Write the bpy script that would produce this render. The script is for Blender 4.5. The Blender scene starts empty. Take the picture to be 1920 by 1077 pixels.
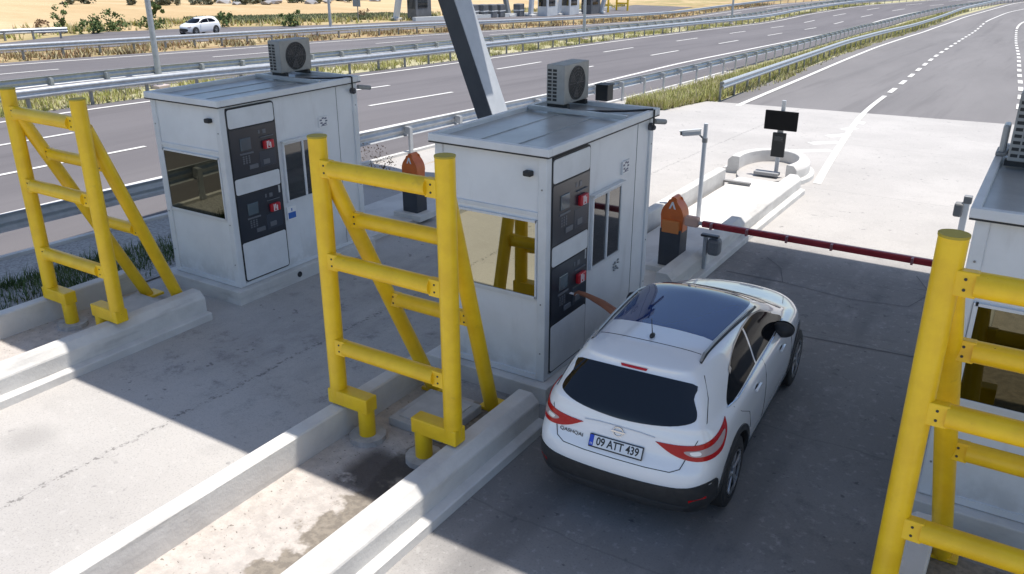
import bpy, bmesh, math, random
import numpy as np
from mathutils import Vector, Matrix
from mathutils.bvhtree import BVHTree
from mathutils.geometry import delaunay_2d_cdt
random.seed(7)
C = bpy.context.scene.collection
# ---------------------------------------------------------------- camera
cam = bpy.data.cameras.new('camera'); camo = bpy.data.objects.new('camera', cam); C.objects.link(camo)
cam.sensor_width = 36.0; cam.lens = 1588.7 / 1920 * 36; cam.clip_end = 6000; cam.clip_start = .1
R = Matrix(((0.843802, -0.200986, 0.497597), (0.536654, 0.316734, -0.782101), (-0.000415, 0.926976, 0.375120)))
camo.matrix_world = Matrix.Translation((0, 0, 4.85)) @ R.to_4x4()
bpy.context.scene.camera = camo
# ---------------------------------------------------------------- sky and sun
SUN = Vector((0.15, 0.17, 1.0)).normalized()
w = bpy.data.worlds.new('World'); bpy.context.scene.world = w; w.use_nodes = True
nt = w.node_tree; bg = nt.nodes['Background']; sky = nt.nodes.new('ShaderNodeTexSky'); sky.sky_type = 'NISHITA'
sky.sun_disc = False; sky.sun_elevation = math.asin(SUN.z); sky.sun_rotation = math.atan2(SUN.x, SUN.y)
sky.air_density = 1.0; sky.dust_density = 1.2; sky.ozone_density = 1.0; sky.altitude = 1000
nt.links.new(sky.outputs[0], bg.inputs[0]); bg.inputs[1].default_value = 0.14
sl = bpy.data.lights.new('sun', 'SUN'); sl.energy = 4.35; sl.angle = math.radians(.5); sl.color = (1, .955, .89)
so = bpy.data.objects.new('sun', sl); C.objects.link(so); so.rotation_euler = SUN.to_track_quat('Z', 'Y').to_euler(); so.location = (0, 0, 30)
vs = bpy.context.scene.view_settings; vs.view_transform = 'Standard'; vs.look = 'None'; vs.gamma = 1; vs.exposure = 0.38
# ---------------------------------------------------------------- terrain height (4 % fall away from the plaza)
def sst(a, b, y):
    t = np.clip((y - a) / (b - a), 0, 1); return t * t * (3 - 2 * t)
_ys = np.arange(-300, 4000, .5); _zs = np.cumsum(-.04 * sst(12, 24, _ys) * (1 - sst(85, 115, _ys))) * .5
def gz(y): return float(np.interp(y, _ys, _zs))
# ---------------------------------------------------------------- materials
def mat(name, c1, c2=None, scale=3.0, detail=6, rough=.7, metal=0.0, bump=0.0, bscale=None, spec=.5, coat=0, lo=.35, hi=.65):
    m = bpy.data.materials.new(name); m.use_nodes = True; n = m.node_tree.nodes; l = m.node_tree.links
    b = n['Principled BSDF']; b.inputs['Roughness'].default_value = rough; b.inputs['Metallic'].default_value = metal
    b.inputs['Specular IOR Level'].default_value = spec; b.inputs['Coat Weight'].default_value = coat; b.inputs['Coat Roughness'].default_value = .04
    b.inputs['Base Color'].default_value = (*c1, 1)
    g = n.new('ShaderNodeNewGeometry')
    if c2:
        t = n.new('ShaderNodeTexNoise'); t.inputs['Scale'].default_value = scale; t.inputs['Detail'].default_value = detail; t.inputs['Roughness'].default_value = .6
        l.new(g.outputs['Position'], t.inputs['Vector'])
        r = n.new('ShaderNodeValToRGB'); r.color_ramp.elements[0].position = lo; r.color_ramp.elements[1].position = hi
        r.color_ramp.elements[0].color = (*c1, 1); r.color_ramp.elements[1].color = (*c2, 1)
        l.new(t.outputs[0], r.inputs[0]); l.new(r.outputs[0], b.inputs['Base Color'])
    if bump:
        t2 = n.new('ShaderNodeTexNoise'); t2.inputs['Scale'].default_value = bscale or scale * 8; t2.inputs['Detail'].default_value = 6
        l.new(g.outputs['Position'], t2.inputs['Vector'])
        bm_ = n.new('ShaderNodeBump'); bm_.inputs['Strength'].default_value = bump; bm_.inputs['Distance'].default_value = .02
        l.new(t2.outputs[0], bm_.inputs['Height']); l.new(bm_.outputs[0], b.inputs['Normal'])
    return m
def N(m): return m.node_tree.nodes, m.node_tree.links
class Nd:
    """tiny node-math helper"""
    def __init__(s, m):
        s.n, s.l = N(m); s.geo = s.n.new('ShaderNodeNewGeometry'); s.sep = s.n.new('ShaderNodeSeparateXYZ'); s.l.new(s.geo.outputs['Position'], s.sep.inputs[0])
        s.x, s.y, s.z = s.sep.outputs; s.b = s.n['Principled BSDF']
    def m(s, op, a, b=None, c=None):
        q = s.n.new('ShaderNodeMath'); q.operation = op
        for i, v in enumerate((a, b, c)):
            if v is None: continue
            if isinstance(v, (int, float)): q.inputs[i].default_value = v
            else: s.l.new(v, q.inputs[i])
        return q.outputs[0]
    def noise(s, sc, det=5, rough=.6, stretch=None, w=0):
        t = s.n.new('ShaderNodeTexNoise'); t.inputs['Scale'].default_value = sc; t.inputs['Detail'].default_value = det; t.inputs['Roughness'].default_value = rough
        mp = s.n.new('ShaderNodeMapping'); mp.inputs['Location'].default_value = (w, w * .7, w * .3)
        if stretch: mp.inputs['Scale'].default_value = stretch
        s.l.new(s.geo.outputs['Position'], mp.inputs[0]); s.l.new(mp.outputs[0], t.inputs['Vector']); return t.outputs[0]
    def ramp(s, v, a, b):
        q = s.n.new('ShaderNodeMapRange'); q.interpolation_type = 'SMOOTHSTEP'; q.inputs[1].default_value = a; q.inputs[2].default_value = b
        if a > b: q.inputs[1].default_value = b; q.inputs[2].default_value = a; q.inputs[3].default_value = 1; q.inputs[4].default_value = 0
        s.l.new(v, q.inputs[0]); return q.outputs[0]
    def mix(s, f, a, b):
        q = s.n.new('ShaderNodeMix'); q.data_type = 'RGBA'
        if isinstance(f, (int, float)): q.inputs[0].default_value = f
        else: s.l.new(f, q.inputs[0])
        for i, v in ((6, a), (7, b)):
            if isinstance(v, tuple): q.inputs[i].default_value = (*v, 1)
            else: s.l.new(v, q.inputs[i])
        return q.outputs[2]
    def box(s, x0, x1, y0, y1, f=.4):
        a = s.m('MULTIPLY', s.ramp(s.x, x0, x0 + f), s.ramp(s.x, x1, x1 - f)); c = s.m('MULTIPLY', s.ramp(s.y, y0, y0 + f), s.ramp(s.y, y1, y1 - f)); return s.m('MULTIPLY', a, c)
    def line(s, coord, v, wd, wob=None):
        d = s.m('SUBTRACT', coord, v)
        if wob is not None: d = s.m('ADD', d, wob)
        return s.ramp(s.m('ABSOLUTE', d), wd, wd * .4)
    def col(s, c): s.l.new(c, s.b.inputs['Base Color'])
    def bump(s, h, st=.3, d=.02):
        q = s.n.new('ShaderNodeBump'); q.inputs['Strength'].default_value = st; q.inputs['Distance'].default_value = d; s.l.new(h, q.inputs['Height']); s.l.new(q.outputs[0], s.b.inputs['Normal'])

# plaza concrete
CONC = mat('plaza_concrete', (.5, .47, .43), rough=.85, spec=.3); q = Nd(CONC)
big = q.noise(.35, 6); med = q.noise(2.2, 7); fine = q.noise(30, 4)
c = q.mix(q.ramp(big, .3, .7), (.41, .388, .365), (.475, .45, .422))
c = q.mix(q.m('MULTIPLY', q.ramp(med, .5, .75), .35), c, (.36, .34, .32))
trk = q.noise(1.6, 9, .72, stretch=(1.0, .4, 1), w=5)                       # tyre and exhaust dirt where cars wait, deepened to carry some of the shade
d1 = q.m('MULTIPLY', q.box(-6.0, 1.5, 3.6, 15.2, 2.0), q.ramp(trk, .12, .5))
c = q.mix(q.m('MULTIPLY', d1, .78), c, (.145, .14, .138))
agg = q.noise(55, 3, w=21); c = q.mix(q.m('MULTIPLY', q.ramp(agg, .52, .7), .30), c, (.10, .10, .10)); c = q.mix(q.m('MULTIPLY', q.ramp(q.noise(14, 6, w=17), .55, .75), .25), c, (.62, .60, .57))
track = q.m('MULTIPLY', q.m('ADD', q.line(q.x, -3.35, .30, None), q.line(q.x, -1.75, .30, None)), q.m('MULTIPLY', q.box(-6, 1, -3, 15, 2), q.ramp(q.noise(1.5, 6, stretch=(1, .15, 1), w=12), .35, .6))); c = q.mix(q.m('MULTIPLY', track, .35), c, (.07, .07, .072))
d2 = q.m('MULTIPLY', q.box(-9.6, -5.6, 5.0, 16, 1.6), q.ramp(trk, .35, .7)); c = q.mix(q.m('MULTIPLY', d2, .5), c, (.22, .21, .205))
spots = q.m('MULTIPLY', q.ramp(q.noise(7, 2, w=3), .66, .72), q.ramp(q.noise(.8, 3, w=9), .42, .6)); c = q.mix(q.m('MULTIPLY', spots, .6), c, (.10, .10, .10))
smg = q.m('MULTIPLY', q.m('MULTIPLY', q.ramp(q.noise(2.6, 10, .78, w=41), .5, .68), q.ramp(q.noise(.5, 4, w=43), .38, .6)), q.box(-10, 1, 4.4, 15, 1.2)); c = q.mix(q.m('MULTIPLY', smg, .6), c, (.10, .10, .105))
dr = q.m('MULTIPLY', q.ramp(q.noise(11, 3, w=51), .68, .73), q.box(-4.2, 0, 2.5, 15, .8)); c = q.mix(q.m('MULTIPLY', dr, .6), c, (.05, .05, .052))
oil = q.ramp(q.m('SQRT', q.m('ADD', q.m('POWER', q.m('ADD', q.x, 8.45), 2), q.m('POWER', q.m('SUBTRACT', q.y, 3.75), 2))), .42, .08)
c = q.mix(q.m('MULTIPLY', oil, .34), c, (.2, .19, .18))
wob = q.m('MULTIPLY', q.m('SUBTRACT', q.noise(3, 6, w=2), .5), .16)
crack = q.m('MULTIPLY', q.line(q.x, -7.5, .055, wob), q.ramp(q.noise(22, 5, w=7), .53, .60))
c = q.mix(q.m('MULTIPLY', crack, .6), c, (.09, .085, .08))
crack2 = q.m('MULTIPLY', q.line(q.x, -7.5, .009, wob), q.ramp(q.noise(9, 3, w=1), .3, .5)); c = q.mix(q.m('MULTIPLY', crack2, .25), c, (.12, .12, .12))
wb = q.m('MULTIPLY', q.m('SUBTRACT', q.noise(1.3, 5, w=4), .5), .22)
for yy in (5.4, 8.2, 10.9, 13.1, 18.6, 24.5):
    s = q.m('MULTIPLY', q.line(q.y, yy, .014, wb), q.ramp(q.x, -4.6, -4.3)); c = q.mix(q.m('MULTIPLY', s, .32), c, (.10, .10, .10))
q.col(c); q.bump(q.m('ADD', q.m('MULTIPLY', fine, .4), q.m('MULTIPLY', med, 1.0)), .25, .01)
CURB = mat('curb_concrete', (.46, .44, .41), (.60, .58, .54), 2.5, 7, .85, bump=.25, bscale=25, spec=.3); q = Nd(CURB)
cb = q.mix(q.ramp(q.noise(1.6, 6), .35, .65), (.56, .54, .51), (.66, .64, .605))
cb = q.mix(q.m('MULTIPLY', q.ramp(q.noise(2.2, 6, stretch=(1, .35, 3), w=3), .55, .75), .35), cb, (.22, .21, .20))
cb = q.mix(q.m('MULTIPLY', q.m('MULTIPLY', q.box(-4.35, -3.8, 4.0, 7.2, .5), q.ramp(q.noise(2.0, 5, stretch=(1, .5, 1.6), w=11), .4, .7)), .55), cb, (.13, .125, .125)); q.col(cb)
ISL = mat('island_fill', (.34, .3, .26), rough=.95); q = Nd(ISL)
c = q.mix(q.ramp(q.noise(9, 8, .7), .35, .65), (.43, .39, .355), (.54, .49, .445))
c = q.mix(q.m('MULTIPLY', q.ramp(q.noise(26, 3, w=4), .63, .7), .8), c, (.13, .11, .09))
pat = q.m('ADD', q.m('SUBTRACT', q.x, -4.75), q.m('MULTIPLY', q.m('SUBTRACT', q.noise(2.5, 4, w=6), .5), .9))   # damp mud along the lane curb
mud = q.m('MULTIPLY', q.ramp(pat, -.12, -.04), q.m('MULTIPLY', q.ramp(q.y, 3.0, 3.6), q.ramp(q.x, -5.6, -5.4)))
c = q.mix(q.m('MULTIPLY', mud, .9), c, q.mix(q.ramp(q.noise(14, 5), .4, .6), (.17, .145, .115), (.25, .215, .17)))
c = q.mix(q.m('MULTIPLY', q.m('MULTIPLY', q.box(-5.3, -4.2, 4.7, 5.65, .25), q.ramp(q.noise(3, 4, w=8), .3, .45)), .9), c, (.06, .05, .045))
q.col(c); q.bump(q.noise(24, 6), .6, .02)
def asphalt(name, a, b):
    m = mat(name, a, rough=.85, spec=.3); q = Nd(m)
    c = q.mix(q.ramp(q.noise(.12, 5, stretch=(3, .5, 1)), .3, .7), a, b)
    c = q.mix(q.m('MULTIPLY', q.ramp(q.noise(60, 3), .4, .7), .25), c, tuple(v * 1.35 for v in b)); 
    c = q.mix(q.m('MULTIPLY', q.ramp(q.noise(.5, 5, stretch=(2.5, .12, 1), w=5), .5, .68), .3), c, tuple(v * .62 for v in a))
    q.col(c); q.bump(q.noise(70, 3), .25, .01); return m
ASPH = asphalt('asphalt_highway', (.128, .118, .121), (.158, .146, .148))
ASPH2 = asphalt('asphalt_exit_road', (.165, .155, .152), (.20, .188, .184))
PAINT = mat('road_paint', (.72, .70, .66), (.60, .585, .55), 5, rough=.8)
GRND = mat('dry_field', (.4, .3, .17), rough=.95, spec=.1); q = Nd(GRND)
bands = q.noise(.018, 5, .55, stretch=(1, 2.6, 1)); bands2 = q.noise(.05, 4, .55, stretch=(1, 3, 1), w=30)
c = q.mix(q.ramp(bands, .4, .6), (.57, .42, .245), (.48, .345, .19))
c = q.mix(q.m('MULTIPLY', q.ramp(bands2, .5, .68), .6), c, (.63, .50, .32))
c = q.mix(q.m('MULTIPLY', q.ramp(q.noise(.9, 6, w=2), .4, .7), .25), c, (.33, .25, .12))
veg = q.m('MULTIPLY', q.ramp(q.x, -62, -54), q.ramp(q.noise(.35, 6, w=3), .3, .62))
c = q.mix(q.m('MULTIPLY', veg, .8), c, (.27, .24, .11))
red = q.m('MULTIPLY', q.ramp(q.x, -48, -43), q.ramp(q.noise(.6, 5, w=13), .45, .6)); c = q.mix(q.m('MULTIPLY', red, .6), c, (.30, .17, .10))
q.col(c); q.bump(q.noise(3, 6), .5, .1)
SOIL = mat('verge_soil', (.33, .32, .16), (.46, .41, .27), 1.2, rough=.95, bump=.5, bscale=12)
GRAVEL = mat('gravel_bed', (.26, .25, .24), (.46, .45, .43), 22, rough=.95, bump=.8, bscale=40)
WHITEP = mat('booth_panel', (.64, .66, .67), (.585, .60, .61), 1.5, rough=.4, bump=.03, bscale=3); q = Nd(WHITEP)
bp = q.mix(q.ramp(q.noise(1.4, 6), .35, .65), (.76, .775, .79), (.70, .715, .73))
bp = q.mix(q.m('MULTIPLY', q.ramp(q.noise(5, 6, stretch=(1, 1, .18), w=3), .55, .8), .28), bp, (.40, .385, .36))
bp = q.mix(q.m('MULTIPLY', q.m('MULTIPLY', q.ramp(q.z, .75, .2), q.ramp(q.noise(4, 6, w=9), .35, .65)), .4), bp, (.33, .315, .29)); q.col(bp)
ROOFP = mat('booth_roof_sheet', (.36, .375, .38), (.50, .515, .52), 1.6, rough=.35, metal=.2)
TRIM = mat('booth_trim', (.72, .735, .75), (.64, .655, .665), 3, rough=.45)
DARKL = mat('dark_recess', (.02, .022, .025), rough=.6)
MIRR2 = mat('mirror_glass_dark', (.12, .115, .08), rough=.02, metal=1.0)
MIRR = mat('mirror_glass', (.42, .405, .31), rough=.015, metal=1.0)
GLASSD = mat('dark_glass', (.008, .010, .012), rough=.03, spec=1.0, coat=.6)
CARG = mat('car_glass', (.004, .005, .007), rough=.02, spec=.35)
CARG.node_tree.nodes['Principled BSDF'].inputs['IOR'].default_value = 1.28
PANEL = mat('payment_panel', (.017, .022, .034), (.024, .03, .042), 3, rough=.28, spec=.6)
SCRN = mat('screen', (.09, .12, .14), rough=.1, spec=.8)
KEY = mat('keypad_grey', (.12, .13, .15), rough=.4)
RED = mat('red_reader', (.48, .012, .025), rough=.35)
YEL = mat('yellow_paint', (.72, .50, .02), (.62, .42, .015), 5, rough=.38, spec=.5, bump=.05, bscale=30); q = Nd(YEL)
yc = q.mix(q.ramp(q.noise(4, 6), .35, .65), (.86, .56, .012), (.77, .48, .010))
yc = q.mix(q.m('MULTIPLY', q.ramp(q.noise(9, 6, w=4), .64, .74), .22), yc, (.42, .25, .03))
yc = q.mix(q.ramp(q.noise(20, 5, w=14), .735, .75), yc, (.10, .05, .02)); q.col(yc)
GALV = mat('galvanised_steel', (.50, .515, .53), (.40, .415, .43), 6, rough=.42, metal=.35)
GALVD = mat('galvanised_post', (.30, .30, .30), (.22, .22, .22), 6, rough=.5, metal=.5)
DSTEEL = mat('grey_column_paint', (.30, .32, .35), (.36, .38, .41), 2, rough=.45)
BLK = mat('black_plastic', (.018, .019, .021), (.028, .029, .031), 12, rough=.55, bump=.1, bscale=60)
CAB = mat('barrier_cabinet', (.028, .034, .045), (.04, .046, .058), 3, rough=.4)
ORG = mat('orange_head', (.68, .15, .02), (.58, .12, .02), 6, rough=.4)
ARMR = mat('barrier_arm_red', (.26, .012, .02), (.33, .02, .03), 3, rough=.35)
ARMW = mat('barrier_arm_band', (.30, .13, .14), rough=.4)
WHT = mat('white_mark', (.8, .8, .8), rough=.5)
BLU = mat('blue_mark', (.03, .13, .45), rough=.4)
ACW = mat('ac_casing', (.34, .34, .33), (.27, .27, .26), 4, rough=.5)
CARW = mat('car_white_paint', (.77, .78, .80), rough=.25, spec=.5, coat=1.0)
CARW2 = mat('small_car_paint', (.82, .82, .82), rough=.3, coat=.6)
TYRE = mat('tyre_rubber', (.02, .02, .021), rough=.8)
RIM = mat('alloy_rim', (.45, .46, .48), rough=.3, metal=.8)
CHR = mat('chrome', (.7, .71, .73), rough=.12, metal=1)
TLR = mat('tail_light_red', (.42, .002, .006), rough=.18, spec=.4)
TLC = mat('tail_light_clear', (.42, .33, .33), rough=.15, spec=.5)
PLATE = mat('plate_white', (.68, .70, .72), rough=.35)
PBLK = mat('plate_black', (.015, .015, .015), rough=.4)
PBLU = mat('plate_blue', (.015, .06, .5), rough=.4)
SKIN = mat('skin', (.34, .145, .085), (.29, .12, .07), 9, rough=.55)
SHIRT = mat('shirt', (.08, .09, .12), rough=.8)
HAIR = mat('hair', (.015, .012, .01), rough=.6)
def leafm(n, a, b): return mat(n, a, b, 1.8, 4, rough=.7, spec=.2)
G1 = leafm('grass_green', (.32, .34, .09), (.52, .50, .20)); G2 = leafm('grass_dry', (.38, .33, .18), (.52, .46, .28)); G3 = leafm('bush_leaves', (.07, .12, .04), (.15, .19, .07)); G4 = leafm('shade_grass', (.05, .10, .03), (.13, .17, .06))
G5 = leafm('crop_leaves', (.15, .18, .09), (.25, .25, .13)); BARK = mat('bark', (.12, .09, .06), rough=.9); ROCK = mat('pale_rubble', (.42, .40, .38), (.25, .25, .26), .8, rough=.9)
RUST = mat('dry_weed', (.22, .12, .07), (.30, .2, .1), 5, rough=.8)
# ---------------------------------------------------------------- mesh helpers
class MB:
    def __init__(s): s.b = bmesh.new()
    def quad(s, vs, mi=0):
        f = s.b.faces.new([s.b.verts.new(v) for v in vs]); f.material_index = mi; return f
    def box(s, x0, x1, y0, y1, z0, z1, bev=0, mi=0):
        r = bmesh.ops.create_cube(s.b, size=1, matrix=Matrix.Translation(((x0 + x1) / 2, (y0 + y1) / 2, (z0 + z1) / 2)) @ Matrix.Diagonal((x1 - x0, y1 - y0, z1 - z0, 1)))
        fs = {f for v in r['verts'] for f in v.link_faces}
        for f in fs: f.material_index = mi
        if bev:
            es = list({e for v in r['verts'] for e in v.link_edges})
            bmesh.ops.bevel(s.b, geom=es, offset=bev, segments=2, affect='EDGES', profile=.5)
        return s
    def bar(s, a, b, wx, wy, bev=0):
        a, b = Vector(a), Vector(b); d = b - a; M = Matrix.Translation((a + b) / 2) @ d.to_track_quat('Z', 'Y').to_matrix().to_4x4() @ Matrix.Diagonal((wx, wy, d.length, 1))
        r = bmesh.ops.create_cube(s.b, size=1, matrix=M)
        if bev: bmesh.ops.bevel(s.b, geom=list({e for v in r['verts'] for e in v.link_edges}), offset=bev, segments=2, affect='EDGES', profile=.5)
        return s
    def tube(s, a, b, r, r2=None, seg=20, caps=True):
        a, b = Vector(a), Vector(b); d = b - a; M = Matrix.Translation((a + b) / 2) @ d.to_track_quat('Z', 'Y').to_matrix().to_4x4()
        bmesh.ops.create_cone(s.b, cap_ends=caps, cap_tris=False, segments=seg, radius1=r, radius2=r if r2 is None else r2, depth=d.length, matrix=M); return s
    def ball(s, c, r, sx=1, sy=1, sz=1, sub=2):
        bmesh.ops.create_icosphere(s.b, subdivisions=sub, radius=r, matrix=Matrix.Translation(c) @ Matrix.Diagonal((sx, sy, sz, 1))); return s
    def prism(s, pts, axis, a, b):
        """polygon pts in the plane across axis, extruded a..b"""
        def P(p, t): return {'x': (t, p[0], p[1]), 'y': (p[0], t, p[1]), 'z': (p[0], p[1], t)}[axis]
        A = [s.b.verts.new(P(p, a)) for p in pts]; B = [s.b.verts.new(P(p, b)) for p in pts]; n = len(pts)
        s.b.faces.new(A); s.b.faces.new(B[::-1])
        for i in range(n): s.b.faces.new((A[i], B[i], B[(i + 1) % n], A[(i + 1) % n]))
        return s
    def sweep(s, path, sec, closed=True, caps=True):
        """path: list of (x,y,z); sec: list of (u,v), u to the right of travel, v up"""
        rings = []
        for i, p in enumerate(path):
            a = Vector(path[max(i - 1, 0)]); b = Vector(path[min(i + 1, len(path) - 1)]); d = (b - a); d.z = 0; d.normalize(); rt = Vector((d.y, -d.x, 0))
            rings.append([s.b.verts.new(Vector(p) + rt * u + Vector((0, 0, v))) for u, v in sec])
        n = len(sec)
        for A, B in zip(rings, rings[1:]):
            for i in range(n if closed else n - 1): s.b.faces.new((A[i], A[(i + 1) % n], B[(i + 1) % n], B[i]))
        if caps and closed: s.b.faces.new(rings[0][::-1]); s.b.faces.new(rings[-1])
        return s
    def build(s, name, m, parent=None, smooth=False, ang=None):
        bmesh.ops.recalc_face_normals(s.b, faces=s.b.faces)
        me = bpy.data.meshes.new(name); s.b.to_mesh(me); s.b.free()
        for mm in (m if isinstance(m, (list, tuple)) else [m]): me.materials.append(mm)
        if smooth:
            for p in me.polygons: p.use_smooth = True
        o = bpy.data.objects.new(name, me); C.objects.link(o)
        if smooth:
            try: me.set_sharp_from_angle(angle=math.radians(ang or 40))
            except Exception: pass
        if parent: o.parent = parent
        return o
def tag(o, label=None, cat=None, group=None, kind=None):
    if label: o['label'] = label
    if cat: o['category'] = cat
    if group: o['group'] = group
    if kind: o['kind'] = kind
    return o
def empty(name, loc=(0, 0, 0), rz=0):
    o = bpy.data.objects.new(name, None); C.objects.link(o); o.location = loc; o.rotation_euler = (0, 0, rz); o.empty_display_size = .2; return o
def copy_tree(o, parent=None):
    c = o.copy(); C.objects.link(c); c.parent = parent
    for ch in [k for k in bpy.data.objects if k.parent == o]: copy_tree(ch, c)
    return c
def interp(poly, y, off=0):
    ys = [p[1] for p in poly]; xs = [p[0] for p in poly]; return float(np.interp(y, ys, xs)) + off
def smoothpoly(poly):
    """resample x(y) and soften the knees"""
    ys = np.arange(poly[0][1], poly[-1][1], 1.0); xs = np.interp(ys, [p[1] for p in poly], [p[0] for p in poly])
    k = np.hanning(15); k /= k.sum(); xp = np.pad(xs, 7, mode='reflect', reflect_type='odd'); xs = np.convolve(xp, k, 'valid'); return list(zip(xs.tolist(), ys.tolist()))
def strip(name, L, Rr, y0, y1, h, m, kind='structure', step=1.0):
    b = MB(); prev = None; ys = list(np.arange(y0, y1, step)) + [y1]
    for y in ys:
        z = gz(y) + h; a = b.b.verts.new((L(y), y, z)); c_ = b.b.verts.new((Rr(y), y, z))
        if prev: b.b.faces.new((prev[0], a, c_, prev[1]))
        prev = (a, c_)
    o = b.build(name, m); 
    if kind: tag(o, kind=kind)
    return o
# ---------------------------------------------------------------- road lines (x as a function of y)
NE = smoothpoly([(-17.6, -25), (-16.68, 10), (-16.15, 18), (-16.2, 28), (-16.5, 33), (-17.35, 44), (-18.2, 77), (-18.9, 108), (-17.3, 126), (-12, 150), (-2, 180), (20, 225)])
FE = smoothpoly([(-27.2, -25), (-26.1, 13), (-25.6, 17), (-25.4, 27), (-25.8, 35), (-26.2, 40), (-27.4, 60), (-28.1, 80), (-28.3, 112), (-26, 132), (-20, 150), (-10, 180), (12, 225)])
BF = smoothpoly([(-40, -25), (-39.4, 20), (-39.6, 35), (-39.9, 43), (-39.6, 55), (-38.9, 66), (-38.4, 80), (-38.2, 110), (-36, 132), (-30, 150), (-20, 180), (2, 225)])
NR = smoothpoly([(-16, -25), (-14.12, 6.9), (-13.38, 15), (-13.15, 21), (-13.25, 28), (-13.4, 34), (-14.3, 54), (-16.2, 87), (-16.2, 108), (-14.4, 126), (-9.2, 150), (1, 180), (23, 225)])
R3 = smoothpoly([(-10.5, 30.4), (-11.0, 38), (-11.5, 45.5), (-12.5, 60), (-13.0, 75), (-13.2, 100), (-12.4, 125), (-9.7, 150), (-3, 180), (18, 225)])
RE = smoothpoly([(-9.2, 25), (-9.6, 31), (-10.15, 41), (-10.8, 52), (-11.5, 66), (-11.9, 82), (-12.1, 100), (-11.3, 118), (-8.2, 150), (-1, 180), (20, 225)])
D1 = smoothpoly([(-3.1, 12), (-4.12, 19), (-5.55, 31), (-5.95, 41), (-6.55, 52), (-7.0, 61), (-7.8, 85), (-8.5, 113), (-7.5, 130), (-4, 150), (3, 180), (24, 225)])
D2 = smoothpoly([(-.9, 31.8), (-1.35, 43), (-1.84, 51), (-2.6, 65), (-3.7, 82), (-5.0, 106), (-5.0, 115), (-2, 130), (4, 150), (16, 180), (40, 225)])
FR = smoothpoly([(-42, -25), (-41.3, 18), (-41.7, 30), (-42.2, 37), (-42.2, 46), (-41.6, 55), (-40.6, 66), (-40.1, 80), (-39.8, 110), (-37.5, 132), (-31.5, 150), (-21.5, 180), (0, 225)])
F = lambda P, off=0: (lambda y: interp(P, y, off))
# ---------------------------------------------------------------- setting
b = MB(); xs = [-900, -400, -200, -120, -90, -70, -60, -50, -30, -10, 20, 60, 200, 700]
ys = list(np.arange(-60, 180, 1.0)) + [190, 210, 240, 300, 400, 600, 900, 1500]
g = [[b.b.verts.new((x, y, gz(y) - .03)) for x in xs] for y in ys]
for i in range(len(ys) - 1):
    for j in range(len(xs) - 1): b.b.faces.new((g[i][j], g[i][j + 1], g[i + 1][j + 1], g[i + 1][j]))
tag(b.build('ground', GRND), kind='structure')
strip('highway', F(FE, -.8), F(NR, -.12), -24, 222, 0, ASPH)
strip('far_carriageway', F(BF, -1.2), F(FE, -3.5), -24, 222, 0, ASPH)
RAMP = [(-47, -24), (-47, 15), (-51.5, 27), (-53.4, 30.5), (-56, 36), (-56, 45), (-54.5, 50), (-53, 56), (-53.5, 71), (-54, 90), (-54, 120)]
strip('slip_road', lambda y: interp(RAMP, y), lambda y: -45.2, -24, 118, 0, ASPH)
strip('median_strip', F(FE, -3.5), F(FE, -.8), -24, 222, -.012, SOIL)
strip('exit_road', F(RE, -.9), lambda y: 30 + max(0, y - 60) * .3, 30.4, 222, -.008, ASPH2)
strip('verge', F(NR, -.12), F(RE, -.85), 26.5, 222, -.016, SOIL)
b = MB()   # plaza slab, its far edge slightly skewed
def plaza_y(x): return 30.35 + (x + 10.8) * .14
cols = [-13.45, -12.9, -12.3, -11.2, -10.8, -8, -5, -2, 1, 5, 10, 20, 34]
def ymax(x): return 42 if x <= -12.9 else (29.0 if x <= -12.3 else (27.0 if x <= -11.2 else plaza_y(x)))
rows = []
for x in cols:
    ym = ymax(x); r_ = []
    for k in range(81):
        y = -20 + (ym + 20) * k / 80; X = x
        if x == -13.45: X = interp(NR, y, -.10)
        if x == -12.9: X = interp(NR, y, .4) if y > 27 else interp(NR, y, .5)
        r_.append(b.b.verts.new((X, y, gz(y) + .006)))
    rows.append(r_)
for A, B in zip(rows, rows[1:]):
    for k in range(80): b.b.faces.new((A[k], A[k + 1], B[k + 1], B[k]))
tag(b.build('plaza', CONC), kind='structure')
# kerb of the highway shoulder below the near rail
b = MB(); pth = [(interp(NR, y, -.08), y, gz(y)) for y in np.arange(-20, 42, 1)]
b.sweep(pth, [(-.06, -.02), (-.06, .07), (.06, .07), (.06, -.02)]); tag(b.build('shoulder_kerb', CURB), kind='structure')
# road markings
b = MB()
def mark(P, off, y0, y1, wd=.15, h=.012):
    ys = list(np.arange(y0, y1, 1.0)) + [y1]; pr_ = None
    for y in ys:
        x = interp(P, y, off); z = gz(y) + h; a = b.b.verts.new((x - wd / 2, y, z)); c_ = b.b.verts.new((x + wd / 2, y, z))
        if pr_: b.b.faces.new((pr_[0], a, c_, pr_[1]))
        pr_ = (a, c_)
mark(NE, 0, -24, 222, .2); mark(FE, 0, -24, 222, .17); mark(BF, 0, -24, 222, .18)
LN = [(interp(NE, y) * 2 / 3 + interp(FE, y) / 3, y) for y in range(-24, 222)]; LN2 = [(interp(NE, y) / 3 + interp(FE, y) * 2 / 3, y) for y in range(-24, 222)]
LB = [(interp(BF, y) * .7 + interp(FE, y, -4) * .3, y) for y in range(-24, 222)]; LB2 = [(interp(BF, y) * .35 + interp(FE, y, -4) * .65, y) for y in range(-24, 222)]
for k in range(-3, 16):
    e = 13.2 + 12.95 * k
    if e < 215: mark(LN, 0, e - 4.7, e, .15); mark(LN2, 0, e - 4.7, e, .15); mark(LB, 0, e + 12 - 9 , e + 12 - 4.2, .15); mark(LB2, 0, e + 3, e + 7.8, .15)
mark(RE, 0, 29.9, 222, .2); mark(D1, 0, 19, 36.7, .17, .014)
y = 38.0; 
while y < 112: mark(D1, 0, y, y + 1.9, .2); y += 3.7
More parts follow.
